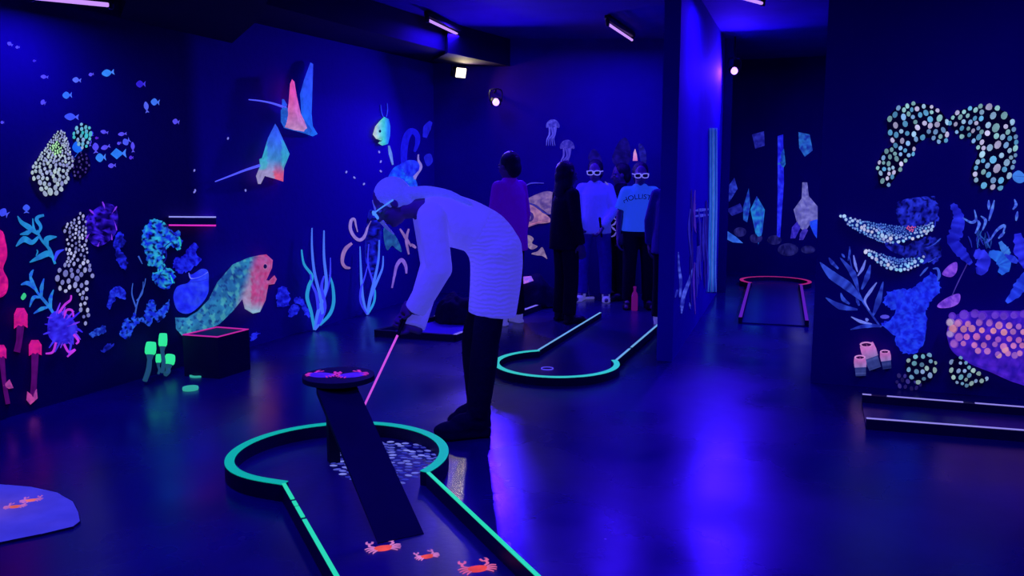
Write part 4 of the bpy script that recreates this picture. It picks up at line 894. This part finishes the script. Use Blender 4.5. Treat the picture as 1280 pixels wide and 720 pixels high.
def glasses(c, f, u, k, root, mat, lab):
    f, l, u, R = ax(f, u); bm = bmesh.new(); P = lambda a, b, z: c+(f*a+l*b+u*z)*k
    for s in (-1, 1):
        L = [P(.112-abs(x)*.12, s*.037+x, z) for x, z in [(-.027,.016),(0,.021),(.03,.019),(.034,0),(.026,-.018),(0,-.022),(-.024,-.016),(-.029,0),(-.027,.016)]]
        tube(bm, L, .0052*k, 6, 3); tube(bm, [P(.105,s*.068,.012), P(.05,s*.08,.01), P(-.01,s*.083,.006)], .0045*k, 6, 3)
    tube(bm, [P(.113,-.012,.008), P(.117,0,.011), P(.113,.012,.008)], .005*k, 6, 3)
    o = build(bm, 'glasses', mat, root); o['label'] = lab
    for s in (-1, 1):
        bm = bmesh.new(); ell(bm, P(.104,s*.037,0), (.006*k,.029*k,.018*k), R, 12); build(bm, 'lens', m_lensd, o)
def cone(bm, pts, r, seg=18): tube(bm, pts, r, seg, 4)
def shoe(root, an, toe, mat, k=1.0, lab=None, heel=0):
    an = V(an); toe = V(toe); d = (toe-an); d.z = 0; L = d.length; d.normalize(); z0 = min(toe.z, an.z)
    bm = bmesh.new(); zf = .003 if z0 < .2 else z0
    h0 = V((an.x, an.y, 0))-d*.05*k; t0 = V((toe.x, toe.y, 0))
    n = V((-d.y, d.x, 0)); prof = [(0,.030),(.12,.036),(.45,.036),(.75,.046),(.92,.038),(1,.018)]
    D = t0-h0; R = [h0+D*t+n*w*k for t, w in prof]+[h0+D*t-n*w*k for t, w in prof[::-1]]
    prism(bm, R, zf, zf+.024*k)
    S = Matrix((d, n, V((0,0,1)))).transposed()
    ell(bm, h0+D*.66+V((0,0,zf+.035*k)), (D.length*.35,.046*k,.035*k), S, 14); ell(bm, h0+D*.25+V((0,0,zf+.055*k)), (D.length*.26,.040*k,.052*k), S, 14)
    capsule(bm, V((an.x, an.y, zf+.05*k)), V((an.x, an.y, max(an.z+.03*k, zf+.10*k))), .045*k, .046*k, 12)
    o = build(bm, 'shoe', mat, root); remesh(o, .008*k, 2)
    if lab: o['label'] = lab
    return o
m_skin = pmat('skin', (.22, .12, .26), .55, .3, .12, 20); m_eye = pmat('eye_white', (.5,.5,.6), .2, .5, .05, 10)
m_lensd = pmat('dark_lens', (.01,.01,.04), .15, .5, .1, 10)
m_black = pmat('black_cloth', (.010, .005, .03), .8, .15, .3, 12, bump=.3, bscale=40)
m_white = pmat('white_cloth', (.6, .45, .85), .8, .15, .06, 5, bump=.45, bscale=18, emis=(.048,.042,.40), es=1)  # white cloth fluoresces; its added glow also keeps the golfer bright
m_hair = pmat('dark_hair', (.012, .006, .03), .5, .4, .4, 60, bump=.4, bscale=120); m_pale = pmat('pale_hair', (.6, .6, .85), .55, .4, .2, 40, bump=.4, bscale=110, emis=(.03,.04,.32), es=1)  # pale hair carries a faint added glow to lighten it
m_glass = glowmat('glowing_glasses_white', (120,115,245), .95, .05); m_club = pmat('club_metal', (.2,.2,.35), .3, .5, .1, 30, metal=.6)
def putter(grip, foot, face, lab, shaft_mat, split=.28, head_mat=None):
    grip, foot = V(grip), V(foot); d = (foot-grip).normalized()
    r = empty('putter', foot, lab, 'golf club')
    m = grip.lerp(foot, split)
    bm = bmesh.new(); capsule(bm, grip-d*.06, m, .013, .010, 10); build(bm, 'grip', m_black, r)
    bm = bmesh.new(); capsule(bm, m, foot+V((0,0,.012)), .0062, .0058, 8); build(bm, 'shaft', shaft_mat, r)
    X = Matrix.Rotation(face, 3, 'Z'); bm = bmesh.new(); box(bm, foot+V((0,0,.0135)), (.11, .035, .026), X, .006); build(bm, 'club_head', head_mat or m_club, r)
    return r
m_skirt = pmat('white_ruched_cloth', (.6, .45, .85), .8, .15, .06, 5, emis=(.048,.042,.40), es=1)  # same added brightening glow as the white top
nt = m_skirt.node_tree; wv = nt.nodes.new('ShaderNodeTexWave'); wv.bands_direction = 'Z'; wv.inputs['Scale'].default_value = 13; wv.inputs['Distortion'].default_value = 7; wv.inputs['Detail'].default_value = 3
tc = nt.nodes.new('ShaderNodeTexCoord'); bp = nt.nodes.new('ShaderNodeBump'); bp.inputs['Strength'].default_value = .3; bp.inputs['Distance'].default_value = .02
nt.links.new(tc.outputs['Object'], wv.inputs['Vector']); nt.links.new(wv.outputs['Fac'], bp.inputs['Height']); nt.links.new(bp.outputs['Normal'], nt.nodes['Principled BSDF'].inputs['Normal'])
# ---- the bending golfer
Y0 = 4.76
g = {k: at(*v) for k, v in dict(pel=(617,305,4.79), waist=(594,284,4.77), chest=(556,273,4.76), neck=(521,259,4.75), head=(490,254,4.74),
  shL=(540,272,4.62), shR=(532,264,4.92), elL=(549,336,4.60), elR=(541,330,4.93), wrL=(516,388,4.66), wrR=(513,384,4.80),
  hiL=(622,318,4.76), hiR=(620,314,4.85), knL=(607,428,4.735), knR=(594,424,4.86), anL=(597,512,4.72), anR=(598,508,4.90), toL=(543,541,4.66), toR=(560,533,4.86)).items()}
for k in ('anL', 'anR'): g[k].z = .115
for k in ('toL', 'toR'): g[k].z = .02
GA, GB = at(515,380,4.735), V((*fl(430,562,.02).xy, .0125)); gd = (GB-GA).normalized(); GH = {}
for s, t in (('L', .035), ('R', .115)):
    d_ = V((-.8, .30 if s == 'L' else -.15, -.25)); d_ = (d_-gd*d_.dot(gd)).normalized(); n_ = gd.cross(d_).normalized()
    if n_.y*(1 if s == 'L' else -1) < 0: n_ = -n_
    x_ = d_.cross(n_); GH[s] = (d_, n_, 1 if x_.dot(gd) > 0 else -1); g['wr'+s] = GA+gd*t-n_*.030-d_*.062
GL = empty('person', (g['anL'].x, Y0, 0), 'person in white top and skirt and black thigh boots bending over a putter', 'person')
hf, hu = V((-.80,-.20,-.60)), V((-.60,0,.80))
bm = bmesh.new(); head(bm, g['head'], hf, hu, .98, g['neck'])
cone(bm, [g['neck'], g['chest'], g['waist'], g['pel']], [.06,.11,.105,.125]); ell(bm, g['pel'], (.13,.15,.13))
capsule(bm, g['shL'], g['shR'], .055)
for s in 'LR':
    capsule(bm, g['sh'+s], g['el'+s], .048, .036); capsule(bm, g['el'+s], g['wr'+s], .038, .025)
    hand(bm, g['wr'+s], GH[s][0], GH[s][1], GH[s][2], 1.05, .95)
    capsule(bm, g['hi'+s], g['kn'+s], .075, .05); capsule(bm, g['kn'+s], g['an'+s], .05, .034); capsule(bm, g['an'+s], g['to'+s]+V((.05,0,.02)), .032, .022)
o = build(bm, 'body', m_skin, GL); remesh(o, .0055, 3)
eyes(g['head'], hf, hu, .98, GL)
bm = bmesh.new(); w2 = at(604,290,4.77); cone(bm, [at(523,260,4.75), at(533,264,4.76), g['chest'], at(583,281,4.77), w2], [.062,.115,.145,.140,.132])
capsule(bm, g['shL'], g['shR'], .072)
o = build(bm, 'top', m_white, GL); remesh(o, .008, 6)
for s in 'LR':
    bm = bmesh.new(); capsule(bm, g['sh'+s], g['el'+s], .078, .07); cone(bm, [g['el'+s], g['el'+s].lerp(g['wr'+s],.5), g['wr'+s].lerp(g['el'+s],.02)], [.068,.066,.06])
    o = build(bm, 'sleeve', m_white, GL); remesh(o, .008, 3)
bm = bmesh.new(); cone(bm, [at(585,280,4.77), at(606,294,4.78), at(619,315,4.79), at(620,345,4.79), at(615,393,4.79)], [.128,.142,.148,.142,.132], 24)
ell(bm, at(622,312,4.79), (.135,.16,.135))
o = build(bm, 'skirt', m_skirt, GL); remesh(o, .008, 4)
bm = bmesh.new(); f_, l_, u_, R_ = ax(hf, hu); hc = g['head']
ell(bm, hc-f_*.028+u_*.035, (.102,.089,.098), R_); ell(bm, hc-f_*.075-u_*.01, (.06,.075,.08), R_)
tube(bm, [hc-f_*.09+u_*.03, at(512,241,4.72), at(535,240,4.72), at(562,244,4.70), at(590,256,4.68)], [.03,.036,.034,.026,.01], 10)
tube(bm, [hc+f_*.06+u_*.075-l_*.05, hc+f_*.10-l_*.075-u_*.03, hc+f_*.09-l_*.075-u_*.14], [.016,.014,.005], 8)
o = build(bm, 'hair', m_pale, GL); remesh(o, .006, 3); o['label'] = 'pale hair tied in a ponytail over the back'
glasses(hc+u_*.0, hf, hu, 1.0, GL, glowmat('glowing_glasses', (75,140,255), .95, .05), 'glowing light blue glasses')
for s in 'LR':
    bm = bmesh.new(); an = g['an'+s]; to = g['to'+s]
    top = g['kn'+s].lerp(g['hi'+s], .36)
    cone(bm, [top, g['kn'+s].lerp(g['hi'+s], .15), g['kn'+s], g['kn'+s].lerp(an, .3), g['kn'+s].lerp(an, .75), an], [.080,.080,.076,.078,.068,.058], 18)
    d = V((to.x-an.x, to.y-an.y, 0)); L = d.length; d.normalize(); S = Matrix((d, V((-d.y, d.x, 0)), V((0,0,1)))).transposed(); a0 = V((an.x, an.y, 0))
    ell(bm, a0+V((0,0,.085)), (.075,.052,.08), S); ell(bm, a0+d*L*.55+V((0,0,.055)), (L*.48,.052,.048), S); ell(bm, a0+d*L*.25+V((0,0,.08)), (.10,.05,.065), S)
    n_ = V((-d.y, d.x, 0)); prism(bm, [a0+d*x+n_*y for x, y in [(-.07,.04),(.05,.045),(L*.65,.055),(L*.95,.035),(L*1.02,0),(L*.95,-.035),(L*.65,-.055),(.05,-.045),(-.07,-.04)]], .004, .035)
    box(bm, a0-d*.03+V((0,0,.03)), (.075,.08,.052), S)
    o = build(bm, 'thigh_boot', m_black, GL); remesh(o, .008, 3)
putter(GA, GB, .5, 'putter with a glowing pink shaft held by the bending golfer', glowmat('pink_shaft', (215,85,225), .9, .1), .21)

# ---- the group at the back
def standing(px, py, yaw, hpx, label, top, trousers, shoes, hair, opts=None):
    o_ = opts or {}
    b = fl(px, py); depth = (b.y*CT+CAMH*ST); H_ = hpx*depth/F*1.01; k = H_/1.62
    f = V((math.sin(yaw), -math.cos(yaw), 0)); l = V((0,0,1)).cross(f)
    Q = lambda a, s, z: b+f*a*k+l*s*k+V((0,0,z*k))
    r = empty('person', b, label, 'person')
    J = dict(pel=Q(0,0,.88), waist=Q(0,0,1.03), chest=Q(.0,0,1.20), neck=Q(-.005,0,1.345), head=Q(.015,0,1.475))
    st = o_.get('stance', .1)
    for s, S in ((1,'L'), (-1,'R')):
        J['sh'+S] = Q(0,s*.15,1.285); J['hi'+S] = Q(0,s*.085,.86)
        e = o_.get('arm'+S, ((.0,.22,1.03), (.05,.23,.80)))
        J['el'+S] = Q(e[0][0], s*e[0][1], e[0][2]); J['wr'+S] = Q(e[1][0], s*e[1][1], e[1][2])
        J['kn'+S] = Q(.015,s*st,.47); J['an'+S] = Q(-.01,s*(st+.01),.085); J['to'+S] = Q(.16,s*(st+.04),.02)
    hf = (Q(1,0,-.1)-Q(0,0,0)) if 'look' not in o_ else V(o_['look']); hu = V((0,0,1))
    bm = bmesh.new(); head(bm, J['head'], hf, hu, k*.98, J['neck'])
    cone(bm, [J['neck'], J['chest'], J['waist'], J['pel']], [.06*k,.11*k,.10*k,.12*k]); capsule(bm, J['shL'], J['shR'], .05*k); ell(bm, J['pel'], (.12*k,.12*k,.10*k))
    for s, S in ((1,'L'), (-1,'R')):
        capsule(bm, J['sh'+S], J['el'+S], .045*k, .036*k); capsule(bm, J['el'+S], J['wr'+S], .036*k, .025*k)
        hand(bm, J['wr'+S], (J['wr'+S]-J['el'+S]).normalized()+V((0,0,-.3)), -l*s+f*.3, 1 if s > 0 else -1, o_.get('curl', .45), k)
        capsule(bm, J['hi'+S], J['kn'+S], .075*k, .05*k); capsule(bm, J['kn'+S], J['an'+S], .05*k, .034*k); capsule(bm, J['an'+S], J['to'+S]+V((0,0,.01)), .032*k, .022*k)
    bo = build(bm, 'body', m_skin, r); remesh(bo, .0075, 2)
    eyes(J['head'], hf, hu, k*.98, r)
    bm = bmesh.new(); C = lambda v, z: v+V((0,0,z*k))
    hem = o_.get('hem', .83); S_ = Matrix.Diagonal((1, 1, 1))
    R3 = Matrix((f, l, V((0,0,1)))).transposed()
    def loft(rows):
        rg = []
        for z, rx, ry in rows: rg.append([bm.verts.new(Q(0,0,z)+R3@V((rx*k*math.cos(i*math.pi/12), ry*k*math.sin(i*math.pi/12), 0))) for i in range(24)])
        for p, q in zip(rg, rg[1:]):
            for i in range(24): bm.faces.new((p[i], p[(i+1) % 24], q[(i+1) % 24], q[i]))
        bm.faces.new(rg[0][::-1]); bm.faces.new(rg[-1])
    loft([(hem,.158,.195),(.98,.150,.18),(1.1,.14,.172),(1.22,.125,.175),(1.295,.10,.135),(1.345,.07,.085),(1.375,.062,.068)])
    capsule(bm, J['shL'], J['shR'], .066*k)
    for S in 'LR':
        if o_.get('short'): cone(bm, [J['sh'+S], J['sh'+S].lerp(J['el'+S], .75)], [.068*k,.075*k])
        else: capsule(bm, J['sh'+S], J['el'+S], .066*k, .055*k); cone(bm, [J['el'+S], J['wr'+S]], [.054*k,.045*k])
    to = build(bm, 'top', top, r); remesh(to, .011, 4)
    bm = bmesh.new(); loft([(.80,.12,.165),(.9,.13,.17),(1.0,.12,.16)])
    for S in 'LR': cone(bm, [J['hi'+S]+V((0,0,.03)), J['kn'+S], J['kn'+S].lerp(J['an'+S], .6), C(J['an'+S], .0)], [.098*k,.075*k,.07*k,.066*k])
    to = build(bm, 'trousers', trousers, r); remesh(to, .011, 3)
    for S in 'LR': shoe(r, J['an'+S], J['to'+S], shoes, k*1.05, o_.get('shoelab'))
    hd = J['head']; f2, l2, u2, RR = ax(hf, hu)
    bm = bmesh.new(); ell(bm, hd+(-f2*.03+u2*.042)*k, (.100*k,.088*k,.098*k), RR); ell(bm, hd+(-f2*.07-u2*.02)*k, (.06*k,.082*k,.09*k), RR)
    if o_.get('long'):
        ell(bm, hd+(-f2*.06-u2*.12)*k, (.055*k,.10*k,.17*k), RR)
        for s in (-1, 1): capsule(bm, hd+(l2*s*.078+u2*.02)*k, hd+(l2*s*.085-u2*.20-f2*.01)*k, .03*k, .022*k)
    ho = build(bm, 'hair', hair, r); remesh(ho, .009, 3)
    if o_.get('glasses'): glasses(hd, hf, hu, k*1.06, r, m_glass, 'glowing white party glasses')
    r['k'] = k
    return r, J, Q, k
PI = math.pi
m_purple = pmat('purple_cloth', (.2, .01, .5), .8, .15, .15, 5, bump=.3, bscale=22, emis=(.02,0,.14), es=1)  # faint violet glow added to lift the dark purple top
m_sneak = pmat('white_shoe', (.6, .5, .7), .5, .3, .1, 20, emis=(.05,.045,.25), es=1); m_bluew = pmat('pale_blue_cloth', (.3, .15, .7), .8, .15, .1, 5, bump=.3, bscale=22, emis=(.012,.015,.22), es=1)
m_jean = pmat('blue_denim', (.14, .04, .6), .8, .15, .25, 30, bump=.2, bscale=90); m_navy = pmat('navy_cloth', (.05, .01, .32), .8, .15, .2, 8, bump=.3, bscale=22)
m_tee = glowmat('light_blue_tee', (36,75,245), .6, .08); m_dshoe = pmat('black_shoe', (.01,.006,.025), .4, .4, .2, 20)
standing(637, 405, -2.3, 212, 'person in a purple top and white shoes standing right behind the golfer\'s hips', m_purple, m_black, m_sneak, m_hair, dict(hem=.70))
standing(706, 402, 2.0, 198, 'dark-clothed person with long black hair left of the person holding two putters', m_black, m_black, m_dshoe, m_hair, dict(long=True, hem=.74))
r4, J, Q, k = standing(742, 376, -.25, 174, 'person in a pale blue top, glowing glasses and white shoes holding two putters', m_bluew, m_jean, m_sneak, m_hair,
   dict(glasses=True, armL=((.06,.24,1.06),(.20,.12,.86)), armR=((.06,.24,1.06),(.18,.16,.90)), hem=.78, curl=.7, stance=.13))
w = J['wrR']; putter(w+V((0,-.05,.02)), V((*fl(737,374).xy, .0)), .3, 'upright putter resting on the floor by the person in pale blue', pmat('pale_shaft', (.3,.3,.6), .3, .5, .1, 20), .3, m_sneak)
w = J['wrL']; putter(w+V((-.03,-.05,.06)), V(at(756,335,9.85)), .6, 'tilted putter held in the air by the person in pale blue', pmat('pale_shaft', (.3,.3,.6), .3, .5, .1, 20), .3, m_sneak)
r5, J, Q, k = standing(774, 374, -1.4, 168, 'dark-clothed person with a pale zigzag stripe behind the one in pale blue', m_black, m_black, m_dshoe, m_hair, dict(hem=.72))
pl = Plane((-5, J['chest'].y-.20*k), (5, J['chest'].y-.20*k)); a = Art(pl)
for i, y in enumerate(range(228, 296, 7)):
    x = 758+min(8, i*1.4); a.stroke([(x-2,y+5),(x+2,y+3),(x+4,y-1)] if i % 2 else [(x-2,y-1),(x+1,y+2),(x+4,y+5)], [1,2.4,.8], (105,90,190), .01)
a2 = build(a.bm, 'zigzag_scarf', PAINT, r5); a2['label'] = 'pale zigzag striped scarf'
r6, J, Q, k = standing(797, 385, -.05, 180, 'person in a light blue lettered t-shirt and glowing glasses beside the partition', m_tee, m_black, m_dshoe, m_hair, dict(glasses=True, short=True, hem=.86))
cu = bpy.data.curves.new('lettering', 'FONT'); cu.body = 'HOLLISTER'; cu.size = .076*k; cu.align_x = 'CENTER'; cu.extrude = .001
to = bpy.data.objects.new('tmp', cu); COL.objects.link(to); dg = bpy.context.evaluated_depsgraph_get(); me = bpy.data.meshes.new_from_object(to.evaluated_get(dg)); bpy.data.objects.remove(to)
for v in me.vertices:
    x, y = v.co.x, v.co.y; a_ = x/(.34*k); rr = .34*k+y
    X = rr*math.sin(a_); Zz = rr*math.cos(a_)-.34*k
    ell_y = -.139*k*math.sqrt(max(.0, 1-(X/(.21*k))**2)); v.co = V((X, ell_y+v.co.z, Zz))
me.materials.append(pmat('navy_lettering', (.01,.004,.06), .8, .1, .1, 10))
to = bpy.data.objects.new('lettering', me); COL.objects.link(to); to.parent = r6; to.location = V((0,0,1.215*k)); to.rotation_euler = (0,0,-.05)
standing(836, 407, 2.7, 202, 'person in a navy jacket and white shoes partly behind the partition end', m_navy, m_black, m_sneak, m_hair, dict(hem=.72))
bm = bmesh.new(); c = fl(793, 388); n = 18; R = []
for rr, z in ((.03,0),(.033,.01),(.033,.15),(.026,.18),(.013,.20),(.013,.23),(.016,.232),(.016,.25)): R.append([bm.verts.new((c.x+rr*math.cos(2*PI*i/n), c.y+rr*math.sin(2*PI*i/n), z)) for i in range(n)])
for p, q in zip(R, R[1:]):
    for i in range(n): bm.faces.new((p[i], p[(i+1) % n], q[(i+1) % n], q[i]))
bm.faces.new(R[0][::-1]); bm.faces.new(R[-1]); tag(build(bm, 'bottle', glowmat('dark_red_plastic', (95,12,110), .8, .3)), 'dark red bottle on the floor before the lettered t-shirt', 'bottle')
for o in list(SC.objects):
    for key in ('_o', 'k'):
        if key in o: del o[key]
